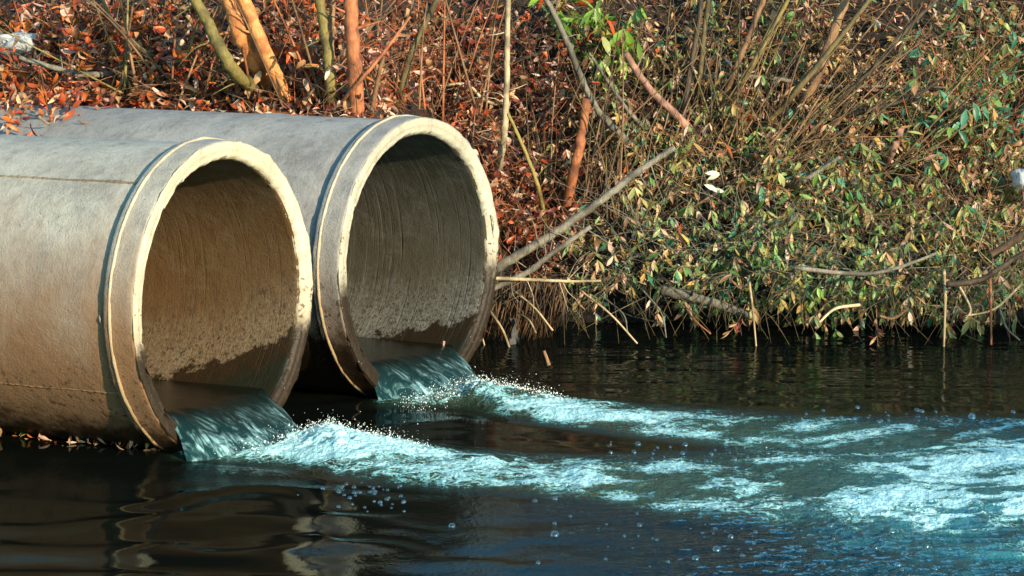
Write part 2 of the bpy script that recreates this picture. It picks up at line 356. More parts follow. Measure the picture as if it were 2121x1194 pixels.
nt.links.new(c, p.inputs['Base Color']); p.inputs['Roughness'].default_value = 0.95
nt.links.new(bump(nt, noise(nt, co, 28, 6, .7), 1.0, 0.05), p.inputs['Normal'])
xs = np.concatenate([np.linspace(-45, -5.2, 26), np.linspace(-5, 6, 185), np.linspace(6.3, 45, 26)])
ys = np.concatenate([np.linspace(14.2, 18.6, 70), np.linspace(18.62, 25, 230), np.linspace(25.4, 90, 30)])
gx, gy = np.meshgrid(xs, ys); V = np.stack([gx.ravel(), gy.ravel(), bank_z(gx, gy).ravel()], 1)
def grid_faces(nx, ny):
    i = np.arange(nx-1)[None, :] + (np.arange(ny-1)*nx)[:, None]; i = i.ravel()
    return np.stack([i, i+1, i+nx+1, i+nx], 1)
tag(link('bank', np_mesh('bank', V, grid_faces(len(xs), len(ys)), ms)), kind='structure', label='steep earth bank behind the pipes, covered in litter and shrubs')

# ------------------------------------------------------------------ water
def to_px(x, y, z=0.0):
    rx, ry, rz = x, y, z - CAMH
    dep = ry*CP - rz*SP; up = ry*SP + rz*CP
    return W/2 + F*rx/dep, H/2 - F*up/dep
xs = np.concatenate([np.linspace(-60, -3.3, 24), np.linspace(-3.2, 4.2, 880), np.linspace(4.3, 60, 24)])
ys = np.concatenate([np.linspace(-25, 11.3, 20), np.linspace(11.4, 22.2, 760), np.linspace(22.6, 40, 6)])
gx, gy = np.meshgrid(xs, ys); PX, PY = to_px(gx, gy)
def plume(tab, soft=1.0):
    tab = np.array(tab, float); u = np.clip(PX, tab[0, 0], tab[-1, 0])
    top = np.interp(u, tab[:, 0], tab[:, 1]); bot = np.interp(u, tab[:, 0], tab[:, 2]); st = np.interp(u, tab[:, 0], tab[:, 3])
    v = (PY - top)/(bot - top)                                    # 0 far edge .. 1 near edge
    m = st*np.where(PX < tab[0, 0], np.exp(-((PX-tab[0, 0])/25.0)**2), 1)
    return m, v
mA, vA = plume([(380, 925, 955, .55), (470, 925, 960, .75), (600, 902, 962, .95), (680, 895, 980, 1.0), (800, 912, 1000, 1.0), (950, 935, 1015, 1.0), (1100, 945, 1020, 1.0),
                (1250, 948, 1035, 1.0), (1400, 945, 1065, .92), (1600, 935, 1085, .72), (1800, 925, 1085, .66), (2000, 905, 1090, .66), (2200, 880, 1110, .66)])
mB, vB = plume([(800, 815, 845, .5), (880, 812, 845, .75), (960, 808, 850, .95), (1050, 815, 868, 1.0), (1180, 825, 885, 1.0), (1300, 835, 900, .95), (1450, 845, 915, .85),
                (1600, 855, 930, .62), (1750, 862, 935, .58), (1950, 862, 940, .62), (2200, 870, 960, .75)])
def hump(v, a=0.0, b=1.0, e=0.28): return sstep(a-e*.6, a+e, v)*(1 - sstep(b-e, b+e*.8, v))
# flow-aligned noise: streaks run down the stream
warp = fbm(gx*1.3, gy*0.9, 3)*1.2
n1 = fbm(gx*1.7 + warp, gy*2.6 - gx*0.9 + warp, 5, .58)
n2 = fbm(gx*6.0 + warp*2, gy*6.0 - gx*1.5, 4, .6)
rid = 1 - np.abs(2*fbm(gx*2.4 + warp, gy*3.2 - gx*1.0 + 2*warp, 4, .55) - 1)*2.4      # ridged filaments
foamA = mA*hump(vA); foamB = mB*hump(vB)
near_src = np.exp(-((PX-700)/330)**2)*hump(vA) + np.exp(-((PX-1050)/260)**2)*hump(vB)
dens = np.maximum(foamA, foamB)
foam = dens*(0.47 + 1.45*(n1-0.5) + 0.6*(n2-0.5) + 0.36*rid) + 0.30*near_src - .08*dens*sstep(1250, 1500, PX)
right = sstep(1450, 2050, PX)*sstep(835, 930, PY)*(1-sstep(1090, 1230, PY))
foam += 0.12*np.clip(rid, 0, 1)*sstep(1250, 1600, PX)*sstep(840, 880, PY)*(1-sstep(1060, 1130, PY)); foam += right*(0.08 + 0.36*rid + 0.9*(n1-0.47))
foam = np.clip(foam, 0, 1.3)
turb = (0.45 + 1.1*np.clip(n1-.2, 0, .7))*np.clip(dens*1.0*hump(vA, .05, 1.25, .5) + dens*hump(vB, .05, 1.3, .5) + 0.25*right, 0, 1)
chop = np.clip(0.9*sstep(1250, 2050, PX)*sstep(860, 960, PY) + 0.38*sstep(1050, 1600, PX)*sstep(960, 1050, PY) + 0.9*dens, 0, 1)*1.0
src2 = np.exp(-((PX-480)/130)**2)*np.exp(-((PY-965)/32)**2); chop = np.clip(chop + 0.5*src2 + 0.10*sstep(620, 1100, PX)*sstep(980, 1040, PY), 0, 1)
calm = 1 - np.clip(chop, 0, 1)
# waves: slow swell ripples in the quiet water, boiling crests in the plumes
sw = 0.010*np.sin(gy*9.0 + 2.2*fbm(gx*.9, gy*.8, 3)*6 + gx*1.2) + 0.020*(fbm(gx*1.1, gy*2.4, 3)-0.5)
sw *= (0.15 + 0.55*sstep(980, 1180, PY))*calm + 0.08
sw += 0.010*(fbm(gx*2.2, gy*6.0, 3)-0.5)*sstep(640, 700, PY)*(1-sstep(800, 860, PY)) + 0.012*src2*np.sin(gy*14 + gx*5 + 4*fbm(gx*1.5, gy*1.5, 2))
fold = 1 - np.abs(2*fbm(gx*2.2 + 3*fbm(gx, gy, 2), gy*5.5 + 5, 3, .5) - 1)
fine_ = 1 - np.abs(2*fbm(gx*3.2 + 2*fbm(gx, gy, 2), gy*13 + 5 - gx*2, 3, .55) - 1)
sw += 0.013*sstep(1150, 1800, PX)*sstep(1000, 1080, PY)*(fine_**2 - .4)
sw += 0.030*sstep(1000, 1900, PX)*sstep(985, 1060, PY)*(fold**2 - .4)
bo = 0.080*(fbm(gx*4.2 + warp, gy*3.4, 5, .62) - 0.40) + 0.024*(fbm(gx*17, gy*11, 4, .6) - 0.5)
hA = mA*hump(vA, .0, .9, .35); hB = mB*hump(vB, .0, .9, .35)
decay = 1.0/(1 + np.clip((PX-900)/900, 0, 3))
z = sw + bo*np.maximum(hA, hB)*decay*0.72 + 0.05*near_src + 0.05*np.exp(-((PX-690)/90)**2)*hump(vA, 0, .8)*(0.2 + 1.5*fbm(gx*10, gy*7, 4, .55)) + 0.04*np.exp(-((PX-1010)/80)**2)*hump(vB, 0, .8)*(0.1 + 1.7*fbm(gx*13, gy*9, 4, .65)) + 0.018*chop*(fbm(gx*6, gy*4.5, 4, .6)-0.5)
edge = 1 - sstep(0.0, 0.35, np.abs(gx-0.5)-3.2); z *= np.where(np.abs(gx-0.5) > 3.3, 0.3, 1)
V = np.stack([gx.ravel(), gy.ravel(), z.ravel()], 1)
wm, nt, p = new_mat('stream_water'); L = nt.links.new
co = N(nt, 'TexCoord').outputs['Object']
af = N(nt, 'Attribute', attribute_name='foam').outputs['Fac']; at_ = N(nt, 'Attribute', attribute_name='turb').outputs['Fac']; ac = N(nt, 'Attribute', attribute_name='chop').outputs['Fac']
f1 = noise(nt, mapping(nt, co, (1, .7, 1)), 26, 5, .7); f2 = noise(nt, mapping(nt, co, (1, .7, 1)), 90, 3, .65)
ff = math_(nt, 'ADD', af, math_(nt, 'ADD', math_(nt, 'MULTIPLY', math_(nt, 'SUBTRACT', f1, .5), .75), math_(nt, 'MULTIPLY', math_(nt, 'SUBTRACT', f2, .5), .5)))
solid = rng(nt, ff, .50, .92)
# lace: cell walls of burst froth, drawn out along the flow
wv = N(nt, 'VectorMath', operation='ADD'); nv_ = N(nt, 'TexNoise'); nv_.inputs['Scale'].default_value = 4.5; nv_.inputs['Detail'].default_value = 5; L(co, nv_.inputs['Vector'])
sc_ = N(nt, 'VectorMath', operation='SCALE'); sc_.inputs['Scale'].default_value = .55; L(nv_.outputs['Color'], sc_.inputs[0]); L(co, wv.inputs[0]); L(sc_.outputs[0], wv.inputs[1])
lace = None
for sx, sy, sz, wd_ in ((.55, 1.0, 5.0, .10), (.7, 1.0, 13.0, .13)):
    vo = N(nt, 'TexVoronoi', feature='DISTANCE_TO_EDGE'); vo.inputs['Scale'].default_value = sz; L(mapping(nt, wv.outputs[0], (sx, sy, 1), rot=(0, 0, -.25)), vo.inputs['Vector'])
    wl = math_(nt, 'MULTIPLY', rng(nt, ff, .15, .85, 0, 1, False), wd_*1.6)
    e_ = math_(nt, 'SUBTRACT', 1.0, math_(nt, 'DIVIDE', vo.outputs['Distance'], math_(nt, 'ADD', wl, .004)), clamp=True)
    lace = e_ if lace is None else math_(nt, 'MAXIMUM', lace, math_(nt, 'MULTIPLY', e_, .85))
lace = math_(nt, 'MULTIPLY', rng(nt, lace, .05, .5), rng(nt, ff, .22, .52))
fm = math_(nt, 'MAXIMUM', solid, lace)
wc = mixc(nt, math_(nt, 'MULTIPLY', at_, .85), (0.004, 0.005, 0.004), (0.075, 0.13, 0.065))
wc = mixc(nt, N(nt, 'Attribute', attribute_name='aer_sky').outputs['Fac'], wc, (0.03, 0.20, 0.26))  # turquoise of aerated water, also painting in the reflected sky
fl_ = noise(nt, mapping(nt, co, (1, .8, 1)), 48, 4, .7); fw = rng(nt, math_(nt, 'ADD', math_(nt, 'MULTIPLY', af, .55), math_(nt, 'MULTIPLY', fl_, .9)), .55, .95)
wc = mixc(nt, fm, wc, mixc(nt, fw, (0.12, 0.40, 0.42), (0.50, 0.88, 0.95)))  # foam colour carries the cyan of skylit shade
L(wc, p.inputs['Base Color']); p.inputs['Roughness'].default_value = .6; p.inputs['Specular IOR Level'].default_value = 0.0
r1 = noise(nt, mapping(nt, co, (1, .55, 1), rot=(0, 0, .2)), 15, 4, .6); r2 = noise(nt, mapping(nt, co, (.8, 1.0, 1)), 60, 3, .6)
hh = math_(nt, 'ADD', math_(nt, 'MULTIPLY', r1, 1.0), math_(nt, 'MULTIPLY', r2, .35)); hh = math_(nt, 'ADD', hh, math_(nt, 'MULTIPLY', fm, .3))
nb = bump(nt, hh, rng(nt, ac, 0, .8, 0.012, 1.0, False), 0.05); L(nb, p.inputs['Normal'])
# mirror of the dark, silty surface: dielectric falloff, turned down on quiet water to darken its reflections
fr = N(nt, 'Fresnel'); fr.inputs['IOR'].default_value = 1.33; L(nb, fr.inputs['Normal'])
gl = N(nt, 'BsdfGlossy'); gl.inputs[0].default_value = (.80, .95, 1, 1); L(rng(nt, fm, 0, 1, .03, .4, False), gl.inputs['Roughness']); L(nb, gl.inputs['Normal'])
mx = N(nt, 'MixShader'); L(math_(nt, 'MULTIPLY', fr.outputs[0], math_(nt, 'MULTIPLY', rng(nt, ac, 0, .8, .42, 1.1, False), rng(nt, fm, 0, 1, 1, .3, False)), clamp=True), mx.inputs[0])
L(p.outputs[0], mx.inputs[1]); L(gl.outputs[0], mx.inputs[2]); L(mx.outputs[0], nt.nodes['Material Output'].inputs[0])
me = np_mesh('water', V, grid_faces(len(xs), len(ys)), wm)
aer_sky = np.clip(0.95*sstep(1480, 2080, PX)*sstep(850, 930, PY)*(1-sstep(1090, 1250, PY))*(0.55+2.0*(n1-.45)) + .15*dens*sstep(1100, 1500, PX), 0, 1)
for nm, arr in (('foam', foam), ('turb', turb), ('chop', chop), ('aer_sky', aer_sky)):
    a = me.attributes.new(nm, 'FLOAT', 'POINT'); a.data.foreach_set('value', arr.ravel().astype(np.float32))
tag(link('water', me), kind='structure', label='dark stream with foam trails and ripples')
gxs, gys = np.meshgrid(np.linspace(-120, 120, 9), np.linspace(-120, 160, 9))
gm, nt, p = new_mat('stream_bed'); p.inputs['Base Color'].default_value = (0.03, 0.025, 0.018, 1)
tag(link('ground', np_mesh('ground', np.stack([gxs.ravel(), gys.ravel(), np.full(81, -0.6)], 1), grid_faces(9, 9), gm)), kind='structure')

def water_z(x, y):
    i = np.clip(np.searchsorted(xs, x)-1, 0, len(xs)-2); j = np.clip(np.searchsorted(ys, y)-1, 0, len(ys)-2)
    return float(z[j, i])

# sheets of water leaving the pipes
om, nt, p = new_mat('falling_water'); L = nt.links.new
co = N(nt, 'TexCoord').outputs['Object']; uv = N(nt, 'Attribute', attribute_name='fall').outputs['Fac']
st = noise(nt, mapping(nt, co, (1.3, 5.5, 1.8)), 2.6, 7, .76, 1.6); st2 = noise(nt, mapping(nt, co, (1.6, 15, 3)), 3.0, 4, .65, .4)
s_ = math_(nt, 'ADD', math_(nt, 'MULTIPLY', st, .7), math_(nt, 'MULTIPLY', st2, .3))
wf = math_(nt, 'MULTIPLY', math_(nt, 'MULTIPLY', rng(nt, s_, .45, .66, 0, .9), rng(nt, noise(nt, mapping(nt, co, (1, 1.3, 1)), 6.5, 5, .65, .6), .40, .62)), rng(nt, uv, .12, .8))
wf = math_(nt, 'ADD', wf, rng(nt, math_(nt, 'ADD', uv, math_(nt, 'MULTIPLY', math_(nt, 'SUBTRACT', st2, .5), .5)), .9, 1.1))
cc = mixc(nt, uv, (0.004, 0.006, 0.005), (0.008, 0.036, 0.044)); cc = mixc(nt, math_(nt, 'MINIMUM', wf, .9), cc, (0.42, 0.78, 0.88)); p.inputs['Specular IOR Level'].default_value = 0.15
L(cc, p.inputs['Base Color']); p.inputs['IOR'].default_value = 1.33; L(rng(nt, wf, 0, 1, .06, .4, False), p.inputs['Roughness'])
L(bump(nt, s_, rng(nt, uv, 0, 1, .12, .5, False), .03), p.inputs['Normal'])
for P, zw, thr, nm in ((PIPES[0], 0.240, 0.60, 'near'), (PIPES[1], 0.225, 0.50, 'far')):
    zl = zw - 0.80; half = math.sqrt(RIN**2 - zl**2); nu, nv = 90, 110; V = []; fl = []
    seed = 3.1 if nm == 'near' else 8.7
    for j in range(nv):
        v = -2.6 + 2.4*(j/30) if j < 30 else -0.2 + (thr + 0.30)*((j-30)/(nv-31))
        for i in range(nu):
            u = -1 + 2*i/(nu-1)                                  # +1 is the side away from the viewer
            hw = half*(1.0 if v < 0 else 1 + 0.06*v) - 0.004 + (0.05*(float(vnoise(v*9 + seed + (7 if u > 0 else 0), 2.2))-0.6)*min(1, max(0, v+.08)*6) if abs(u) > .7 else 0)
            t_ = max(0.0, v + 0.12)
            lob = 0.10*(float(vnoise(u*2.3 + seed, 4.4))-0.5)
            reach = thr*(0.34 + 0.66*max(0.0, 1-abs(u)**2.4) + lob)
            drop = (zw + 0.03)*(t_/reach)**1.8
            zz = zl - drop
            zz += (float(vnoise(u*5 + seed, v*1.6 + seed)) - 0.5)*0.05*min(1, t_*4) + (float(vnoise(u*14 + seed, v*2.5)) - 0.5)*0.016*min(1, t_*5)
            V.append((v, u*hw, max(zz, -0.90))); fl.append(min(1.0, max(0.0, t_/reach)))
    me = np_mesh('outflow', np.array(V), grid_faces(nu, nv), om)
    a = me.attributes.new('fall', 'FLOAT', 'POINT'); a.data.foreach_set('value', np.array(fl, np.float32))
    o = bpy.data.objects.new('outflow', me); C.objects.link(o); o.location = P['c']; o.rotation_euler = (0, 0, -P['yaw'])
    tag(o, 'sheet of rushing water pouring from the %s pipe into the stream' % nm, 'water jet', 'water pouring from the pipes')

# ------------------------------------------------------------------ leaves
def leaf_template(width, curl, fold, twist, rows=5):
    V = []; Fc = []
    wprof = [0.0, 0.62, 1.0, 0.72, 0.0] if rows == 5 else [0, .8, .9, 0]
    x, zc, ang = 0.0, 0.0, 0.0; step = 1.0/(rows-1)
    for i in range(rows):
        w = width*wprof[i]*0.5; tw = twist*i*step
        c, s = math.cos(tw), math.sin(tw)
        if w == 0: V.append((x, 0, zc))
        else:
            V += [(x, w*c, zc + w*s + fold*w), (x, 0, zc), (x, -w*c, zc - w*s + fold*w)]
        ang += curl*step; x += step*math.cos(ang); zc += step*math.sin(ang)
    Fc = [(0, 2, 1), (0, 3, 2)]
    for i in range(rows-3):
        b = 1+3*i; Fc += [(b, b+1, b+4), (b, b+4, b+3), (b+1, b+2, b+5), (b+1, b+5, b+4)]
    b = 1+3*(rows-3); e = b+3; Fc += [(b, b+1, e), (b+1, b+2, e)]
    return np.array(V, np.float32), np.array(Fc, np.int32)
TPL = [leaf_template(*a) for a in ((.26, .5, .3, .2), (.30, -.7, .5, .5), (.24, 1.1, .6, -.6), (.34, -.3, .3, .3), (.28, -1.3, .8, .9), (.36, 1.7, 1.0, -.9), (.22, -.5, .2, 0.1), (.32, .9, .9, 1.4), (.46, 1.6, 1.1, .5), (.50, -1.9, 1.3, -.7), (.40, 2.4, .9, 1.0), (.16, .8, .8, 1.8))]
LEAF_ME = {}
def leaf_me(k, key):
    if (k, key) not in LEAF_ME: LEAF_ME[(k, key)] = np_mesh('leaf', TPL[k][0], TPL[k][1], LM[key], True)
    return LEAF_ME[(k, key)]
class Leaves:                                # list of (matrix, template, palette key)
    def __init__(s): s.items = []
    def add(s, p, d, up, size, k, key):
        x = Vector(d).normalized(); y = Vector(up).cross(x)
        if y.length < 1e-3: y = Vector((0, 1, 0)).cross(x)
        y.normalize(); zv = x.cross(y)
        s.items.append((Vector(p), x, y, zv, size, k, key))
    def singles(s, items, parent, name='leaf'):
        for p, x, y, zv, sz, k, key in items:
            o = bpy.data.objects.new(name, leaf_me(k, key)); C.objects.link(o)
            M = Matrix(((x.x*sz, y.x*sz, zv.x*sz, p.x), (x.y*sz, y.y*sz, zv.y*sz, p.y), (x.z*sz, y.z*sz, zv.z*sz, p.z), (0, 0, 0, 1)))
            if parent is not None:
                o.parent = parent; M = Matrix.Translation(-parent.location) @ M
            o.matrix_basis = M
    def merged(s, items, name, parent=None):
        Vs, Fs, idx = [], [], []; b = 0
        for p, x, y, zv, sz, k, key in items:
            tv, tf = TPL[k]; M = np.array([x, y, zv], np.float32)*sz
            Vs.append(tv @ M + np.array(p, np.float32)); Fs.append(tf + b); b += len(tv); idx.append(np.full(len(tf), LK.index(key)))
        return tag(link(name, np_mesh(name, np.concatenate(Vs), np.concatenate(Fs), LMATS, True, np.concatenate(idx)), parent), kind='stuff')
def pick(pal):
    r = random.random()*sum(w for _, w in pal)
    for k, w in pal:
        r -= w
        if r <= 0: return k
    return pal[-1][0]
def rv(a=1.0): return Vector((random.gauss(0, a), random.gauss(0, a), random.gauss(0, a)))

DRY = [('rust', 4), ('orange', 2.2), ('maroon', 3), ('tan', 2.2), ('pale', 2.4), ('brown', 3)]
DRYL = [('rust', 5), ('orange', 4), ('maroon', 2), ('tan', 2.5), ('pale', 2.4), ('brown', 2)]
DRYD = [('maroon', 5), ('rust', 2), ('brown', 4), ('tan', 2), ('pale', 2.6)]
MIXD = [('maroon', 2), ('brown', 4), ('tan', 3), ('ochre', 2), ('olive', 3), ('green', 2), ('pale', 1)]
MIX = [('olive', 4), ('green', 3), ('tan', 3), ('ochre', 2.4), ('brown', 2.4), ('teal', 1.6), ('yellow', 1), ('pale', 1.5), ('rust', .6)]
GRN = [('green', 4), ('olive', 4.5), ('teal', 2), ('ochre', 2), ('yellow', 1.6), ('tan', 1.8), ('brown', 1.5), ('bright', .6), ('pale', .6)]
TEAL = [('teal', 5), ('green', 3), ('olive', 2), ('tan', 2), ('brown', 2), ('ochre', 1)]
BRT = [('bright', 6), ('green', 3), ('yellow', 2), ('olive', 2), ('rust', 1.5), ('brown', 1.5)]
GRP = 'shrubs growing along the bank'
def shrub(label, cx, cy, sx, sy, root, ntw, pal, mat, twm, off=(0.05, 0.45), droop=0.5, size=(0.07, 0.12), dry=False, nstem=5, lt=(0.25, 0.55), spread=1.0, up=0.5, fan=None):
    rp = on_bank(*root); t = empty('dry_shrub' if dry else 'leafy_shrub', rp, label, 'shrub', GRP)
    lv = Leaves(); tw = Tubes(); ends = []
    for i in range(ntw):
        px = random.gauss(cx, sx*.55); py = random.gauss(cy, sy*.55)
        px = min(max(px, cx-sx*1.25), cx+sx*1.25); py = min(max(py, cy-sy*1.2), cy+sy*1.2)
        g = on_bank(px, min(py, 690)); d = ray(px, py)
        Y = g.y - random.uniform(*off); p0 = Vector((0, 0, CAMH)) + d*(Y/d.y)
        if p0.z < 0.24 and random.random() < .7: continue
        if p0.z < 0.06: p0.z = 0.06 + random.random()*.1
        away = (p0 - rp); away.y *= 0.4; away = away.normalized() if away.length > .05 else Vector((0, 0, 1))
        dr = (away*0.9*spread + rv(.55) + Vector((0, -.15, up))).normalized()
        ln = random.uniform(*lt); pts = [p0 - dr*ln*.5]; nseg = 5
        for k in range(nseg):
            dr = (dr + Vector((0, 0, -droop*.22)) + rv(.12)).normalized(); pts.append(pts[-1] + dr*ln/nseg)
        if min(q.z for q in pts) < 0.03: continue
        tw.add(pts, random.uniform(.0026, .0045), .0014, 4); ends.append(pts[0])
        if random.random() < .95:                              # a bare dead twig beside each leafy one
            bd = (away*.6 + rv(.7) + Vector((0, -.1, .2))).normalized(); bl = random.uniform(.2, .75); b0 = p0 + rv(.12) + Vector((0, .08, 0)); b1 = b0 + bd*bl*.5 + rv(.03); b2 = b0 + bd*bl + Vector((0, 0, -.08*bl))
            if min(b0.z, b1.z, b2.z) > .02: tw.add(catmull([b0, b1, b2], 3), random.uniform(.002, .004), .0013, 3)
        if random.random() < .6:                               # a drooping whorl at the tip
            for k in range(random.randint(3, 5)):
                a_ = random.uniform(0, 6.28); lv.add(pts[-1], Vector((math.cos(a_)*.6, math.sin(a_)*.5, -droop*random.uniform(.6, 1.5))), Vector((.2, -.6, .7)) + rv(.3), random.uniform(*size)*1.15, random.choice((2, 5, 8, 9, 10)) if dry else random.choice((0, 1, 3, 6)), pick(pal))
        nl = random.randint(5, 9)
        for k in range(nl):
            u = (k+.6)/nl*(len(pts)-1); i0 = min(int(u), len(pts)-2); q = pts[i0].lerp(pts[i0+1], u-i0)
            td = (pts[i0+1]-pts[i0]).normalized(); sd = td.cross(rv()).normalized()
            ld = (td*.45 + sd*.8 + Vector((0, 0, -droop*random.uniform(.3, 1.6)))).normalized()
            upv = (Vector((.15, -.55, .75)) + rv(.45))
            kk = random.choice((2, 4, 5, 7, 8, 8, 9, 9, 10, 11) if (dry or random.random() < .3) else (0, 1, 3, 6, 6, 2))
            lv.add(q, ld, upv, random.uniform(*size)*random.choice((.6, .8, 1, 1, 1.15)), kk, pick(pal))
    stp = random.sample(ends, min(nstem, len(ends))) if ends else []
    for e in stp:
        mid = rp.lerp(e, .5) + Vector((random.gauss(0, .05), -.04, .10 + .05*random.random())); s = Tubes()
        s.add(catmull([rp + rv(.04) - Vector((0, 0, .03)), mid, e], 6), random.uniform(.007, .013), .003, 6, .15); s.build('stem', BK[random.choice(mat)], t)
    for e in ends:                                            # thin shoots joining the sprays to the clump
        if random.random() < .55:
            mid = rp.lerp(e, .55) + rv(.06); tw.add(catmull([rp + rv(.08), mid, e], 4), .004, .0018, 4)
    for k in range(fan[0] if fan else 0):                     # straight shoots fanning out of the clump
        a_ = random.gauss(fan[1], fan[2]); ln = random.uniform(.7, 1.5); b_ = rp + Vector((random.gauss(0, .22), -.05 - .25*random.random(), random.gauss(.02, .05)))
        d_ = Vector((math.cos(a_), random.uniform(-.25, .35), math.sin(a_))); s = Tubes()
        s.add(catmull([b_, b_ + d_*ln*.5 + rv(.02), b_ + d_*ln + Vector((.04*math.cos(a_), 0, -.05))], 5), random.uniform(.006, .011), .003, 6, .15); s.build('stem', BK[random.choice(mat)], t)
    tg = tw.build('twigs', BK[twm], t); tag(tg, kind='stuff')
    it = lv.items; random.shuffle(it); it.sort(key=lambda a: a[0].y)
    front = it[:300]; lv.singles(front, t)
    if len(it) > 300: lv.merged(it[300:], 'foliage', t)
    return t
S = shrub
B = 1.0
S('rust leaved dry shrub in the far left corner beside the white plastic bag', 60, 90, 110, 90, (60, 170), 75, DRYL, ('brown', 'grey'), 'brown', (.0, .45), .5, (.085, .13), True)
S('rust leaved dry shrub spilling over the buried end of the far pipe', 110, 190, 130, 55, (120, 200), 60, DRYL, ('brown', 'grey'), 'red', (.1, .6), .6, (.085, .13), True, up=.2)
S('bright orange dry shrub along the green branch left of the leaning trunks', 270, 90, 120, 100, (280, 190), 90, DRYL, ('olive', 'brown'), 'brown', (.0, .45), .5, (.08, .13), True, fan=(8, 1.6, .4))
S('dry orange shrub at the foot of the leaning trunks, above far pipe', 420, 120, 110, 100, (420, 200), 85, DRY, ('brown', 'red'), 'brown', (.0, .35), .5, (.08, .13), True, fan=(8, 1.6, .4))
S('dry rust shrub between the two orange trunks and the reddish trunk', 620, 90, 90, 110, (630, 205), 75, DRY, ('brown', 'red'), 'red', (.0, .35), .5, (.075, .12), True, fan=(8, 1.6, .4))
S('dark maroon dry shrub right of the thick reddish trunk', 810, 90, 90, 110, (820, 215), 85, DRYD, ('brown', 'red'), 'red', (.0, .4), .7, (.065, .11), True, fan=(8, 1.6, .4))
S('maroon and pale dry shrub left of the straight pale stem', 960, 130, 90, 130, (960, 260), 95, DRYD, ('brown', 'red'), 'red', (.0, .4), .8, (.065, .11), True, fan=(8, 1.6, .4))
S('dry shrub with pale pinkish curled leaves touching the right rim of the far pipe', 1010, 330, 60, 120, (1040, 430), 55, DRYD, ('brown', 'red'), 'red', (.1, .6), .8, (.065, .11), True, nstem=3)
S('dark brown dry shrub between the pale stem and the grey curved branch', 1120, 180, 80, 160, (1130, 420), 80, DRYD, ('brown', 'dark'), 'dark', (.0, .4), .8, (.065, .11), True, fan=(10, 1.3, .25))
S('low maroon dry shrub under the fallen grey branch beside the far pipe', 1110, 460, 95, 80, (1110, 560), 75, DRYD, ('brown', 'dark'), 'red', (.05, .45), .8, (.065, .11), True)
S('bright green leaved shoot hanging at the top, above the grey curved branch', 1245, 60, 55, 70, (1270, 180), 26, BRT, ('olive',), 'olive', (.3, .6), .9, (.11, .17), nstem=3)
S('brown and olive shrub behind the orange post', 1250, 260, 90, 130, (1260, 460), 97, MIXD, ('brown', 'thicket'), 'brown', (.0, .4), .8, (.05, .10), fan=(10, 1.3, .3))
S('olive shrub with tan leaves around the end of the fallen grey branch', 1390, 330, 110, 90, (1400, 430), 110, MIX, ('olive', 'brown'), 'brown', (.05, .5), .7, (.05, .105))
S('sparse olive stemmed shrub with many bare upright stems at the top', 1460, 110, 120, 120, (1440, 330), 71, MIX, ('thicket', 'brown', 'olive'), 'brown', (.0, .4), .6, (.055, .115), nstem=6, fan=(20, 1.25, .28))
S('low green shrub overhanging the dark water right of the root mat', 1330, 520, 130, 70, (1340, 560), 97, MIX, ('dark', 'brown'), 'grey', (.1, .55), .7, (.05, .10))
S('yellow green shrub hanging low over the grey log at the waterline', 1530, 520, 110, 85, (1520, 560), 123, GRN, ('dark', 'olive'), 'grey', (.15, .75), .8, (.06, .12), up=.2)
S('olive and tan shrub behind the cluster of white leaves', 1570, 330, 110, 90, (1560, 430), 110, MIX, ('thicket', 'brown'), 'brown', (.0, .45), .7, (.055, .115), fan=(12, .7, .3))
S('tan and brown thicket around the brown slanting trunks', 1660, 140, 120, 130, (1600, 330), 84, MIXD, ('thicket', 'brown', 'brown'), 'brown', (.0, .4), .6, (.06, .11), nstem=6, fan=(18, .95, .25))
S('dense green shrub in the middle of the right bank', 1720, 400, 120, 90, (1720, 480), 136, GRN, ('dark', 'olive'), 'brown', (.05, .55), .7, (.06, .12))
S('green shrub with hanging sprays trailing into the dark gap above the water', 1760, 570, 130, 75, (1760, 580), 123, GRN, ('dark', 'brown'), 'grey', (.2, .8), .9, (.055, .115), up=.1)
S('tan dry thicket under the long thin horizontal branch', 1800, 230, 120, 100, (1800, 350), 97, MIXD, ('brown', 'thicket'), 'brown', (.0, .35), .6, (.05, .10), nstem=5, fan=(10, .9, .3))
S('teal leaved shrub at the right, below the grassy patch', 1990, 240, 100, 80, (2000, 340), 71, TEAL, ('dark', 'red'), 'red', (.1, .5), .5, (.09, .14))
S('brown shrub with few teal leaves in the upper right corner', 2030, 80, 110, 90, (2030, 200), 58, MIXD + [('teal', 5)], ('brown',), 'brown', (.0, .35), .6, (.06, .12))
S('green and yellow shrub at the right edge above the bent straw stems', 1960, 480, 110, 90, (1960, 540), 123, GRN, ('dark', 'brown'), 'brown', (.1, .6), .8, (.055, .115))
S('dense olive shrub at the right edge beside the white litter', 2090, 400, 80, 110, (2090, 500), 97, MIX, ('dark', 'brown'), 'brown', (.05, .5), .7, (.055, .115))
S('trailing shrub over the water in the lower right corner of the bank', 2060, 590, 120, 60, (2060, 590), 97, MIX, ('dark', 'brown'), 'straw', (.2, .75), .9, (.06, .11), up=.1)

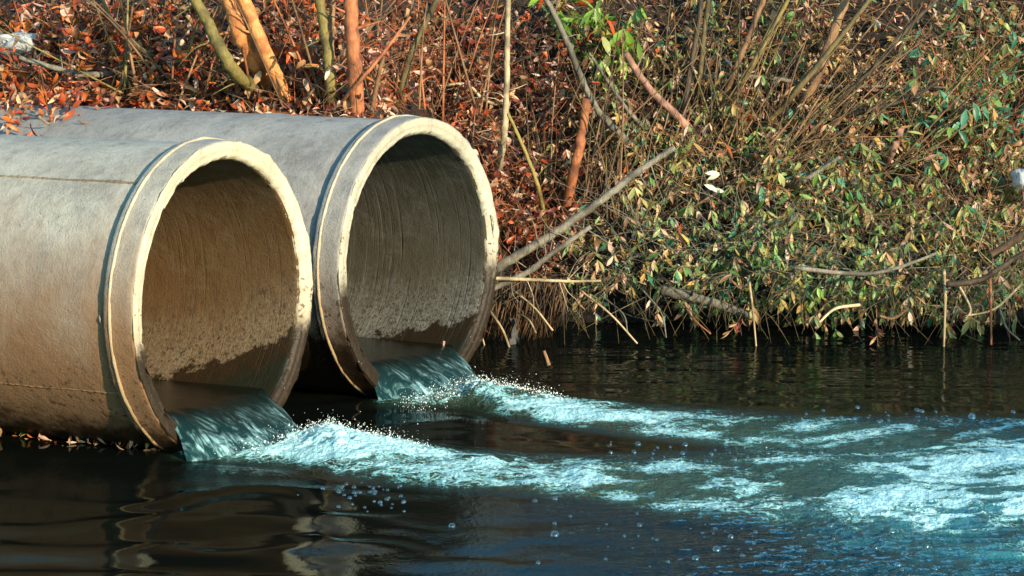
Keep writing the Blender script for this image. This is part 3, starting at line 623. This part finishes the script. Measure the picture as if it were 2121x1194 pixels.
# ------------------------------------------------------------------ near shore to the right of the viewer: trees whose shade falls on the right bank
nx, ny = np.meshgrid(np.linspace(5.5, 45, 40), np.linspace(-20, 19.5, 40))
nz = 0.7*sstep(0, 2.2, (nx-6.3)*1.0 - np.maximum(0, ny-12)*.45) - 0.5 + 0.15*fbm(nx, ny, 3)
tag(link('near_bank', np_mesh('near_bank', np.stack([nx.ravel(), ny.ravel(), nz.ravel()], 1), grid_faces(40, 40), ms)), kind='structure')
def shade_tree(x, y, h, cw, z0, z1, n, label, name='willow_tree'):
    t = empty(name, Vector((x, y, .2)), label, 'tree'); s = Tubes(); b = Vector((x, y, .1)); top = b + Vector((.2, .1, h*.8))
    s.add(catmull([b, b + Vector((.1, 0, h*.4)), top], 6), .14, .04, 9, .1); s.build('trunk', BK['grey'], t); lb = Tubes(); lv = Leaves()
    for i in range(max(12, n//130)):
        o = Vector((random.gauss(0, cw*.5), random.gauss(0, cw*.5), random.uniform(z0, z1))); c = Vector((x, y, 0)) + o
        lb.add(catmull([b + Vector((.1, .05, o.z*.5)), b.lerp(c, .6) + Vector((0, 0, .2)), c], 4), .03, .008, 5)
        for k in range(130):
            q = c + rv(.30); q.z = max(q.z, .3); lv.add(q, rv(), rv(), random.uniform(.10, .17), random.randrange(8), pick(GRN))
    lb.build('limbs', BK['grey'], t); lv.merged(lv.items, 'crown', t)
shade_tree(8.9, 10.3, 3.8, 1.1, .4, 2.9, 4500, 'bushy willow on the near shore closest to the stream')
shade_tree(10.6, 11.6, 4.2, 1.2, .4, 3.2, 5500, 'tallest bushy willow on the near shore')
shade_tree(12.4, 13.2, 4.1, 1.2, .4, 3.1, 4800, 'bushy willow on the near shore farthest to the right')

# ------------------------------------------------------------------ litter on the bank
lv = Leaves()
for i in range(27000):
    px = random.uniform(-60, 2200); g = None
    x = random.uniform(-4.6, 5.0); y = random.uniform(19.2, 25.5)
    if i > 13000: x = random.uniform(-4.0, -.3) if i % 2 else random.uniform(.6, 4.6); y = random.uniform(19.2, 21.3) if i % 2 else random.uniform(22.3, 25.5)
    zz = float(bank_z(x, y))
    if zz < 0.22: continue
    left = x < .2
    pal = DRY if left else [('brown', 4), ('tan', 5), ('ochre', 2.5), ('maroon', 1.2), ('olive', 1.2), ('pale', 2.5), ('rust', 1)]
    d = Vector((random.gauss(0, 1), random.gauss(0, 1), random.gauss(0, .5)))
    lv.add((x, y, zz + random.uniform(.0, .05)), d, Vector((0, -.4, 1)) + rv(.5), random.uniform(.045, .10), random.randrange(8), pick(pal))
tag(lv.merged(lv.items, 'leaf_litter'), label='brown and rust leaf litter covering the bank')
gr = Tubes()                                                        # tuft of dry grass near the upper right
for i in range(700):
    g = on_bank(random.gauss(2040, 55), random.gauss(150, 45)); h_ = random.uniform(.08, .22); d_ = Vector((random.gauss(0, .5), -.3, 1)).normalized()
    gr.add([g - d_*.02, g + d_*h_*.6, g + d_*h_ + Vector((random.gauss(0, .03), -.03, -.02))], .0022, .0008, 3)
tag(gr.build('grass', LM['olive']), kind='stuff', label='patch of fine dry grass near the upper right corner')
tw = Tubes()
for i in range(2600):
    x = random.uniform(-4.4, 4.8); y = random.uniform(19.6, 25.0); zz = float(bank_z(x, y))
    if zz < .2: continue
    d = Vector((random.gauss(0, 1), random.gauss(0, .5), random.gauss(.25, .5))).normalized(); l = random.uniform(.15, .6)
    p0 = Vector((x, y - random.random()*.15, zz + .02)); pm = p0 + d*l*.5 + rv(.02)
    tw.add([p0, pm, p0 + d*l + Vector((0, 0, -.05*l))], .003, .0015, 3)
tag(tw.build('twig_litter', BK['brown']), kind='stuff', label='tangle of thin dead twigs lying on the bank')

# ------------------------------------------------------------------ trunks and branches that stand out
def branch(name, label, pts, r0, r1, mat, cat='branch', group=None, lift=0.10, twigs=3, lean=None, flip=False, Y=None, leaves=None, tl=(.12, .3)):
    """pts: pixels from the tip to the foot; the foot stands on the bank (or at depth Y)"""
    foot = on_bank(*pts[-1]) if Y is None else at(*pts[-1], Y)
    Yf = foot.y - lift; P = []; n = len(pts)
    for i, (px, py) in enumerate(pts):
        dy = (lean or 0)*(1 - i/(n-1)); P.append(at(px, py, Yf + dy))
    P[-1] = P[-1] + Vector((0, lift*.9, -.02)) if Y is None else P[-1]
    sm = catmull(P, 9); k = Yf/F
    for i in range(1, len(sm)-1): sm[i] = sm[i] + rv(max(r0, r1)*k*.07)
    t = empty(name, foot, label, cat, group)
    s = Tubes(); s.add(sm, r0*k, r1*k, 9, .16, len(sm)//7); stem = s.build('stem', BK[mat], t)
    for j in range(twigs*2):
        i = random.randint(2, len(sm)-4); d0 = (sm[i+1]-sm[i]).normalized()
        d = (d0.cross(Vector((0, 1, 0)))*random.choice((-1, 1)) - d0*random.uniform(.1, .9) + rv(.25)).normalized(); l = random.uniform(*tl)
        q = Tubes(); q.add(catmull([sm[i], sm[i] + d*l*.5 + rv(.015), sm[i] + d*l + Vector((0, 0, -.03))], 4), max(.0022, r0*k*.3), .0012, 5); q.build('twig', BK[mat]).parent = stem
    return t
B_ = branch
TR = 'trunks rising behind the pipes'
B_('sapling', 'olive green leaning stem left of the two orange trunks', [(372, -80), (405, 0), (437, 60), (480, 140), (525, 200)], 11, 14, 'olive', 'sapling', TR, .5, 3)
B_('sapling', 'thickest orange lit trunk, left one of the crossing pair behind the pipes', [(450, -90), (478, 0), (505, 80), (552, 178)], 20, 19, 'orange', 'sapling', TR, .36, 2)
B_('sapling', 'slimmer orange lit trunk, right one of the crossing pair behind the pipes', [(470, -70), (505, 0), (545, 95), (592, 208)], 14, 14, 'orange', 'sapling', TR, .2, 2)
B_('sapling', 'upright olive yellow stem standing just left of the thick reddish trunk', [(652, -80), (662, 0), (676, 90), (685, 170), (688, 226)], 9, 12, 'olive', 'sapling', TR, .1, 2)
B_('sapling', 'thin brown stem close behind the upright olive yellow stem', [(688, -80), (689, 0), (686, 80), (690, 215)], 6, 7, 'brown', 'sapling', TR, .02, 2)
B_('sapling', 'thick reddish brown upright trunk rising behind the far pipe', [(722, -90), (726, 0), (732, 100), (738, 236)], 14, 16, 'red', 'sapling', TR, .1, 3)
B_('sapling', 'dark olive slanting stem behind the maroon shrub', [(925, -40), (900, 10), (868, 75), (845, 130), (822, 222)], 6, 8, 'thicket', 'sapling', TR, .1, 2)
B_('branch', 'thin bright red brown twig slanting across the thick reddish trunk', [(850, 35), (790, 115), (740, 175), (690, 228)], 3, 5, 'red', 'branch', None, .25, 2)
B_('branch', 'short tan stick slanting right of the thick reddish trunk', [(805, 85), (788, 140), (768, 222)], 4, 5, 'brown', 'branch', None, .15, 1)
B_('sapling', 'straight pale bare stem beside the right rim of the far pipe', [(1054, -80), (1052, 0), (1050, 120), (1048, 220), (1040, 310), (1020, 400)], 5, 8, 'pale', 'sapling', None, .35, 3)
B_('branch', 'thin olive shoot forking right from the straight pale stem', [(1052, 235), (1090, 320), (1118, 400), (1134, 500)], 3.5, 5, 'olive', 'branch', None, .35, 2)
B_('branch', 'forked whitish twig left of the straight pale stem', [(900, 180), (965, 175), (1000, 205), (1045, 225)], 2.5, 3.5, 'pale', 'branch', None, .4, 4)
B_('branch', 'long grey curved branch arching down right from the top', [(1125, -10), (1145, 25), (1178, 95), (1205, 165), (1242, 235), (1292, 285), (1342, 335)], 5.5, 8, 'grey', 'branch', None, .35, 4)
B_('branch', 'thinner grey branch running parallel below the long curved branch', [(1220, 110), (1258, 168), (1312, 242), (1392, 310)], 3, 5.5, 'grey', 'branch', None, .3, 3)
B_('branch', 'dark brown branch curving behind the straight pale stem', [(1160, 85), (1120, 110), (1070, 125), (1020, 135)], 4, 5, 'dark', 'branch', None, .2, 2)
B_('sapling', 'orange brown broken post leaning in front of the dark thicket', [(1214, 205), (1206, 270), (1190, 350), (1166, 455)], 10, 11, 'red', 'stump', None, .25, 1)
B_('fallen_branch', 'longest fallen grey branch, sloping from the green shrub down to the far pipe', [(1398, 306), (1330, 350), (1245, 415), (1140, 488), (1022, 560)], 6, 10, 'grey', 'branch', None, .5, 5, Y=20.6)
B_('fallen_branch', 'shorter fallen grey branch below and parallel to the longest one', [(1224, 470), (1150, 520), (1095, 563), (1012, 602)], 5, 7, 'grey', 'branch', None, .5, 5, Y=20.55)
B_('fallen_branch', 'thin straight horizontal twig right of the far pipe rim', [(1245, 582), (1180, 583), (1110, 580), (1020, 577)], 2.5, 4, 'pale', 'branch', None, .5, 4, Y=20.5)
B_('branch', 'pinkish brown branch slanting down towards the white leaves', [(1295, 110), (1345, 185), (1400, 238), (1475, 315)], 7, 9, 'pink', 'branch', None, .25, 3)
B_('branch', 'long thin horizontal branch across the right bank', [(1962, 182), (1850, 180), (1700, 178), (1600, 163), (1480, 158), (1380, 176)], 2.5, 6, 'grey', 'branch', None, .5, 6)
TS = 'stems of the right thicket'
B_('sapling', 'broad brown slanting trunk near the top right of the thicket', [(1778, -60), (1752, 0), (1725, 70), (1690, 165), (1645, 250)], 9, 11, 'brown', 'sapling', TS, .15, 3)
B_('sapling', 'long olive stem crossing in front of the broad brown trunk', [(1840, -60), (1800, 0), (1715, 110), (1640, 200), (1560, 290)], 4.5, 7, 'thicket', 'sapling', TS, .3, 4)
B_('sapling', 'dark upright stem left of the olive stems at the top', [(1448, -60), (1450, 30), (1432, 130), (1415, 240), (1390, 330)], 5, 6, 'dark', 'sapling', TS, .2, 3)
B_('sapling', 'olive upright stem in the middle of the bare stems', [(1475, -60), (1462, 40), (1450, 150), (1430, 300)], 4.5, 6, 'thicket', 'sapling', TS, .25, 3)
B_('sapling', 'brown leaning stem right of the bare upright stems', [(1605, -60), (1570, 30), (1525, 140), (1480, 270)], 5, 7, 'brown', 'sapling', TS, .2, 3)
B_('sapling', 'thin olive leaning stem beside the brown leaning stem', [(1660, -50), (1600, 60), (1545, 160), (1490, 255)], 4, 5.5, 'olive', 'sapling', TS, .3, 3)
B_('sapling', 'thin dark stem slanting far to the upper right', [(1950, -10), (1880, 60), (1790, 160), (1700, 240)], 3.5, 6, 'dark', 'sapling', TS, .3, 4)
B_('branch', 'dark bowed branch below the tan thicket', [(1960, 160), (1880, 205), (1790, 230), (1690, 260)], 3, 6, 'dark', 'branch', None, .3, 4)
B_('branch', 'short pinkish broken stick lying in the green shrub', [(1868, 265), (1850, 310), (1838, 352)], 7, 8, 'pink', 'branch', None, .3, 0)
B_('branch', 'dark branch lying behind the white leaves', [(1595, 412), (1530, 430), (1465, 445), (1390, 460)], 5, 7, 'dark', 'branch', None, .35, 3)
B_('branch', 'grey branch slanting up at the centre of the right bank', [(1740, 325), (1700, 352), (1655, 380), (1600, 400)], 4, 6, 'grey', 'branch', None, .35, 3)
B_('fallen_branch', 'grey thin branch hanging over the dark gap', [(1940, 525), (1860, 555), (1780, 568), (1640, 555)], 3, 5, 'grey', 'branch', None, .5, 5, Y=20.75)
B_('branch', 'brown bent stem at the right edge', [(2010, 400), (1995, 435), (1965, 480)], 8, 9, 'brown', 'branch', None, .3, 1)
B_('branch', 'dark branch leaving the picture above the lower right water', [(2140, 510), (2080, 550), (2030, 580), (1960, 590)], 5, 7, 'dark', 'branch', None, .5, 4, Y=20.7)
B_('branch', 'tan thick branch slanting at the right edge', [(2140, 470), (2100, 500), (2050, 530)], 8, 9, 'brown', 'branch', None, .45, 2, Y=20.9)
B_('branch', 'long thin green branch at the upper left above far pipe', [(205, -20), (235, 50), (290, 100), (340, 140)], 4, 5, 'thicket', 'branch', None, .3, 3)
B_('branch', 'grey branch half buried in rust leaves on the left', [(40, 120), (110, 140), (170, 155), (240, 152)], 5, 7, 'grey', 'branch', None, .35, 2)

# ------------------------------------------------------------------ waterline: roots, log, sticks, hanging twigs
t = empty('root_mat', at(1080, 600, 20.85), 'shaggy brown mat of hanging roots beside the far pipe', 'roots')
fr = Tubes()
for i in range(520):
    px = random.uniform(985, 1175); top = random.uniform(575, 625) + max(0, 1040-px)*.1; bot = top + random.uniform(50, 115)*(1 - .35*max(0, (px-1100)/75))
    Y = 20.85 - random.uniform(0, .25); sl = random.uniform(-32, -5)
    p = [at(px, top, Y), at(px + sl*.5 + random.gauss(0, 3), (top+bot)/2, Y-.02), at(px+sl, min(bot, 716), Y)]
    if i < 60:
        s = Tubes(); s.add(p, .007, .003, 5); s.build('root', BK['root'], t)
    else: fr.add(p, random.uniform(.003, .008), .002, 4)
tag(fr.build('root_fringe', BK['root'], t), kind='stuff')
t = empty('sunken_log', at(1460, 640, 20.9), 'pale weathered log lying at the waterline under the yellow green shrub', 'log')
s = Tubes(); s.add(catmull([at(1372, 602, 21.05), at(1430, 616, 20.95), at(1490, 632, 20.88), at(1556, 655, 20.8)], 8), .04, .028, 12, .35); s.build('trunk', BK['log'], t)
s = Tubes(); s.add([at(1430, 616, 20.93), at(1440, 592, 20.85), at(1446, 576, 20.8)], .012, .007, 7); s.build('stub', BK['log'], t)
ST = 'straw sticks poking out beside the far pipe'
for (p0, p1, r, lb) in (((985, 712), (1082, 768), 4, 'longest straw stick dipping into the water right of the far pipe'),
                        ((1015, 645), (1060, 735), 3, 'straw stick slanting down from the root mat'), ((960, 718), (1022, 737), 3, 'short straw stick close to the far pipe rim'),
                        ((1060, 600), (1145, 685), 2.5, 'thin pale stick across the middle of the root mat'), ((1075, 650), (1110, 690), 2.5, 'short curved stick in front of the root mat'),
                        ((1200, 600), (1320, 712), 2.5, 'longest pale stick hanging over the dark gap'), ((995, 690), (1005, 760), 2, 'thin upright straw standing in the water by the far pipe')):
    Y = 20.35; m = at((p0[0]+p1[0])/2 + 4, (p0[1]+p1[1])/2 - 5, Y); s = Tubes(); s.add(catmull([at(*p0, Y+.15), m, at(*p1, Y-.1)], 6), r*Y/F, r*Y/F*.8, 6, .15)
    tag(s.build('straw_stick', BK['straw']), lb, 'stick', ST)
s = Tubes(); s.add([at(1137, 757, 19.0), at(1132, 742, 19.0), at(1127, 727, 19.0)], .014, .010, 6, .3); tag(s.build('wooden_stake', BK['brown']), 'short broken stake standing up out of the dark water', 'stake')
# grey rag
V = []; Fc = []
for j in range(12):
    for i in range(4):
        q = at(1056 + i*5 + 4*math.sin(j*.9 + i) + j*.5, 660 + j*8.5, 20.4 + .03*math.sin(i*2.1 + j*.7)); V.append(q)
for j in range(11):
    for i in range(3): Fc.append((j*4+i, j*4+i+1, j*4+i+5, j*4+i+4))
rm, nt, p = new_mat('rag'); p.inputs['Base Color'].default_value = (.045, .045, .05, 1); p.inputs['Roughness'].default_value = .7
tag(link('rag', mesh('rag', V, Fc, rm)), 'torn grey rag hanging from the roots beside the straw sticks', 'rag')
HG = 'bare shoots hanging down to the water'
hang = [((1552, 585), (1560, 650), (1568, 738), 3, 'straw', 'long pale shoot hanging to the water in front of the grey log'), ((1420, 640), (1440, 665), (1472, 692), 2.5, 'red', 'reddish shoot slanting to the water left of the long pale shoot'),
        ((1330, 600), (1370, 650), (1380, 700), 2, 'grey', 'thin grey shoot hanging below the low green shrub'), ((1240, 610), (1290, 650), (1300, 690), 2, 'grey', 'thin grey shoot nearest the root mat'),
        ((1780, 632), (1730, 640), (1697, 668), 4, 'pale', 'arched tan shoot bending back to the water'), ((1880, 640), (1850, 660), (1822, 655), 4, 'brown', 'curved brown shoot beside the clump of dead leaves'),
        ((1955, 560), (1958, 620), (1955, 720), 4, 'straw', 'straw coloured stem standing straight in the water, left of the right edge'), ((2050, 560), (2052, 630), (2053, 715), 4, 'red', 'reddish straight stem standing in the water at lower right'),
        ((2070, 640), (2085, 680), (2112, 705), 3, 'grey', 'bent grey stem dipping into the water in the lower right'), ((1985, 590), (2010, 640), (2000, 660), 3, 'straw', 'short straw stem leaning between the two standing stems'),
        ((2115, 590), (2060, 640), (2000, 655), 3, 'straw', 'straw stem lying almost flat over the water at the right edge')]
for a, b, c_, r, m_, lb in hang:
    Y = 20.4; s = Tubes(); s.add(catmull([at(*a, Y+.2), at(*b, Y), at(*c_, Y-.1)], 7), r*Y/F, r*Y/F*.6, 6, .2); tag(s.build('hanging_shoot', BK[m_]), lb, 'shoot', HG)
fr = Tubes()
for i in range(240):
    px = random.uniform(1010, 2130); y0 = random.uniform(560, 640); y1 = y0 + random.uniform(30, 95); Y = random.uniform(20.35, 20.9); sl = random.gauss(10, 45)
    y1 = min(y1, 712 - (20.9-Y)*-20)
    fr.add(catmull([at(px, y0, Y+.15), at(px+sl*.5, (y0+y1)/2 - random.uniform(0, 14), Y), at(px+sl, y1, Y-.05)], 4), random.uniform(.002, .0045), .0012, 4)
tag(fr.build('hanging_twigs', BK['thicket']), kind='stuff', label='fringe of fine bare twigs hanging over the dark undercut bank')
# dead leaf clumps hanging to the water
for (x0, y0, x1, y1, n, lb) in ((1815, 660, 1820, 745, 26, 'long clump of dead brown leaves trailing into the water'), (1545, 650, 1510, 690, 14, 'small reddish dead leaf clump by the long pale shoot'),
                                (1360, 640, 1362, 668, 6, 'single dead leaf cluster dangling over the dark gap')):
    t = empty('dead_spray', at(x0, y0, 20.35), lb, 'dead leaves', 'dead leaf sprays over the water'); s = Tubes()
    s.add([at(x0, y0-20, 20.4), at((x0+x1)/2, (y0+y1)/2, 20.36), at(x1, y1, 20.3)], .004, .002, 5); s.build('stem', BK['brown'], t); lv = Leaves()
    for i in range(n):
        u = i/n; lv.add(at(x0+(x1-x0)*u, y0+(y1-y0)*u, 20.36-.06*u), Vector((random.gauss(0, .7), random.gauss(0, .4), -1)), rv(), random.uniform(.06, .09), random.choice((2, 4, 5, 7)), random.choice(('brown', 'maroon', 'tan')))
    lv.singles(lv.items, t)
# white leaf cluster, plastic bag, litter
t = empty('pale_sprig', at(1470, 375, 20.9), 'cluster of four whitish dead leaves in the right thicket', 'leaves'); lv = Leaves()
g = on_bank(1470, 375); Yb = g.y - .80
for dx, dy, ax in ((-10, -15, (1, -.2, .1)), (-12, 8, (1, -.2, -.35)), (2, 18, (1, -.2, -.1)), (-6, -2, (1, -.3, .5))):
    lv.add(at(1470+dx, 375+dy, Yb), ax, (.1, -1, .4), .105, 3, 'white')
lv.singles(lv.items, t); s = Tubes(); s.add([at(1464, 350, Yb+.3), at(1462, 372, Yb), at(1466, 395, Yb+.3)], .003, .002, 5); s.build('stem', BK['brown'], t)
bm_, nt, p = new_mat('plastic_film'); p.inputs['Base Color'].default_value = (.50, .55, .60, 1); p.inputs['Roughness'].default_value = .35
tr = N(nt, 'BsdfTranslucent'); tr.inputs[0].default_value = (.7, .75, .8, 1); mx = N(nt, 'MixShader'); mx.inputs[0].default_value = .25
nt.links.new(p.outputs[0], mx.inputs[1]); nt.links.new(tr.outputs[0], mx.inputs[2]); nt.links.new(mx.outputs[0], nt.nodes['Material Output'].inputs[0])
def crumple(px, py, wpx, hpx, Y, name, label, cat, seed):
    bm = bmesh.new(); bmesh.ops.create_icosphere(bm, subdivisions=4, radius=1); k = Y/F; c0 = at(px, py, Y)
    for v in bm.verts:
        n = v.co.copy(); r = .60 + .75*abs(float(vnoise(n.x*1.3 + seed, n.z*1.3 + n.y*.9))*2-1) + .10*float(vnoise(n.x*4+seed, n.z*4-n.y*3))
        v.co = Vector((n.x*r*wpx*k*.6, n.y*r*.12, n.z*r*hpx*k*.6)) + c0
    me = bpy.data.meshes.new(name); bm.to_mesh(me); bm.free(); me.materials.append(bm_); tag(link(name, me), label, cat)
crumple(45, 88, 95, 48, on_bank(45, 95).y-.35, 'plastic_bag', 'crumpled white plastic bag lying among rust leaves at the upper left', 'bag', 3)
crumple(2112, 372, 34, 36, on_bank(2112, 380).y-.5, 'plastic_scrap', 'white plastic scrap at the right edge of the bank', 'litter', 9)
crumple(1812, 50, 16, 14, on_bank(1812, 50).y-.15, 'plastic_scrap', 'small pale plastic scrap near the top of the right thicket', 'litter', 5)

# leaves lying on and beside the pipes
def fallen(n, fn, label, pal, sz=(.05, .08), tilt=.8):
    for i in range(n):
        p = fn(); k = random.choice((1, 2, 4, 5, 7)); key = pick(pal); o = bpy.data.objects.new('fallen_leaf', leaf_me(k, key)); C.objects.link(o)
        o.location = p; o.rotation_euler = (random.gauss(0, tilt), random.gauss(0, tilt), random.uniform(0, 6.28)); s_ = random.uniform(*sz); o.scale = (s_, s_, s_)
        tag(o, label, 'leaf', label)
fallen(180, lambda: ppt(P2, random.triangular(-3.5, -2.25, -3.0), random.triangular(-.2, .8, .3), RBODY + .012 + .08*random.random()*random.random()), 'dry rust leaf lying on the buried end of the far pipe', DRYL, (.08, .13))
fallen(60, lambda: ppt(P2, random.uniform(-2.6, -.5), random.uniform(-.30, -.04), RBODY + .012), 'dry leaf lying along the back of the far pipe', DRY)
fallen(55, lambda: (lambda u: at_z(u, 897 + u*.105 + abs(random.gauss(0, 6)), .006))(random.uniform(-20, 330)) , 'dead leaf floating at the waterline along the near pipe', DRYL + [('yellow', 2)], (.05, .085), .55)
fallen(2, lambda: ppt(PIPES[0], -.215, random.uniform(1.5, 1.7), RBODY + .006), 'dead leaf caught behind the collar of the near pipe', DRYL, (.05, .06))
p = at(917, 720, 18.75); tag(link('leaf_scrap', mesh('leaf_scrap', [p, p + Vector((.012, 0, .012)), p + Vector((.016, .003, .038)), p + Vector((.003, .003, .04))], [(0, 1, 2, 3)], LM['pale'])), 'tiny pale scrap sticking inside the far pipe mouth', 'scrap')

# ------------------------------------------------------------------ bubbles, spray
bb, nt, p = new_mat('bubble_film'); L = nt.links.new
lw = N(nt, 'LayerWeight'); lw.inputs[0].default_value = .35
gl = N(nt, 'BsdfGlossy'); gl.inputs['Roughness'].default_value = .05; gl.inputs[0].default_value = (.9, .97, 1, 1); tp = N(nt, 'BsdfTransparent'); mx = N(nt, 'MixShader')
L(rng(nt, lw.outputs['Facing'], 0, 1, .12, .9, False), mx.inputs[0]); L(tp.outputs[0], mx.inputs[1]); L(gl.outputs[0], mx.inputs[2]); L(mx.outputs[0], nt.nodes['Material Output'].inputs[0])
bm = bmesh.new(); bmesh.ops.create_uvsphere(bm, u_segments=14, v_segments=10, radius=1)
bmesh.ops.delete(bm, geom=[v for v in bm.verts if v.co.z < -.05], context='VERTS'); bub = bpy.data.meshes.new('bubble'); bm.to_mesh(bub); bm.free(); bub.materials.append(bb)
bub.polygons.foreach_set('use_smooth', np.ones(len(bub.polygons), bool))
def bubble(px, py, rpx, label):
    q = at_z(px, py); o = bpy.data.objects.new('bubble', bub); C.objects.link(o); r = rpx*q.y/F
    o.location = (q.x, q.y, water_z(q.x, q.y)); o.scale = (r, r, r*.95); tag(o, label, 'bubble', label)
for px, py, r in ((936, 1090, 8), (1150, 1035, 6), (1108, 1040, 6), (1405, 1057, 9), (1367, 1054, 8)):
    bubble(px, py, r, {936: 'lone large bubble on the dark foreground water below the near plume', 1150: 'clear bubble right of the near plume edge, smaller of a pair', 1108: 'clear bubble left of its pair under the near plume',
           1405: 'larger bubble of the pair at the lower edge of the foam', 1367: 'left bubble of the pair at the lower edge of the foam'}[px])
for i in range(46): bubble(random.gauss(770, 55), random.gauss(1022, 16), random.uniform(2.5, 5.5), 'small bubble in the cluster below the near plume')
for i in range(120): bubble(random.triangular(1050, 2110, 1900), random.uniform(1065, 1192), 2 + random.expovariate(1/1.7), 'clear bubble drifting on the dark rippled foreground water')
for i in range(60): bubble(random.uniform(1350, 2100), random.gauss(866, 10), 2 + random.expovariate(1/1.8), 'bubble along the far edge of the foam trails')
for i in range(60): bubble(random.uniform(1250, 1900), random.gauss(945, 14), 2 + random.expovariate(1/1.8), 'bubble on the dark water between the two foam trails')
sm_, nt, p = new_mat('spray'); p.inputs['Base Color'].default_value = (.78, .9, .92, 1); p.inputs['Roughness'].default_value = .25; p.inputs['IOR'].default_value = 1.33
ico = bmesh.new(); bmesh.ops.create_icosphere(ico, subdivisions=1, radius=1); IV = np.array([v.co[:] for v in ico.verts]); IF = np.array([[v.index for v in f.verts] for f in ico.faces]); ico.free()
def spray(items, name, label):
    Vs = []; Fs = []; b = 0
    for p_, r, st_ in items:
        Vs.append(IV*np.array(st_)*r + np.array(p_)); Fs.append(IF+b); b += len(IV)
    tag(link(name, np_mesh(name, np.concatenate(Vs), np.concatenate(Fs), sm_)), label, kind='stuff')
for nm, pts in (('near', [(400, 938), (480, 945), (560, 942), (620, 925), (660, 912), (720, 918), (800, 930), (880, 945)]), ('far', [(840, 838), (900, 838), (960, 828), (1010, 822), (1080, 826), (1160, 840)])):
    it = []
    for i in range(1500):
        j = random.randrange(len(pts)-1); u = random.random(); px = pts[j][0]*(1-u)+pts[j+1][0]*u; py = pts[j][1]*(1-u)+pts[j+1][1]*u
        q = at_z(px + random.gauss(0, 18), py + random.gauss(0, 7)); hgt = random.expovariate(1/.017)
        r = (.0007 + min(.0022, random.expovariate(1/.0006)))*(1 if hgt < .05 else .75); q.z = water_z(q.x, q.y) + hgt
        it.append((q, r, (random.uniform(.7, 2.2), 1, random.uniform(.7, 2.6))))
    spray(it, 'splash_drops', 'white droplets thrown up where the %s jet lands' % nm)
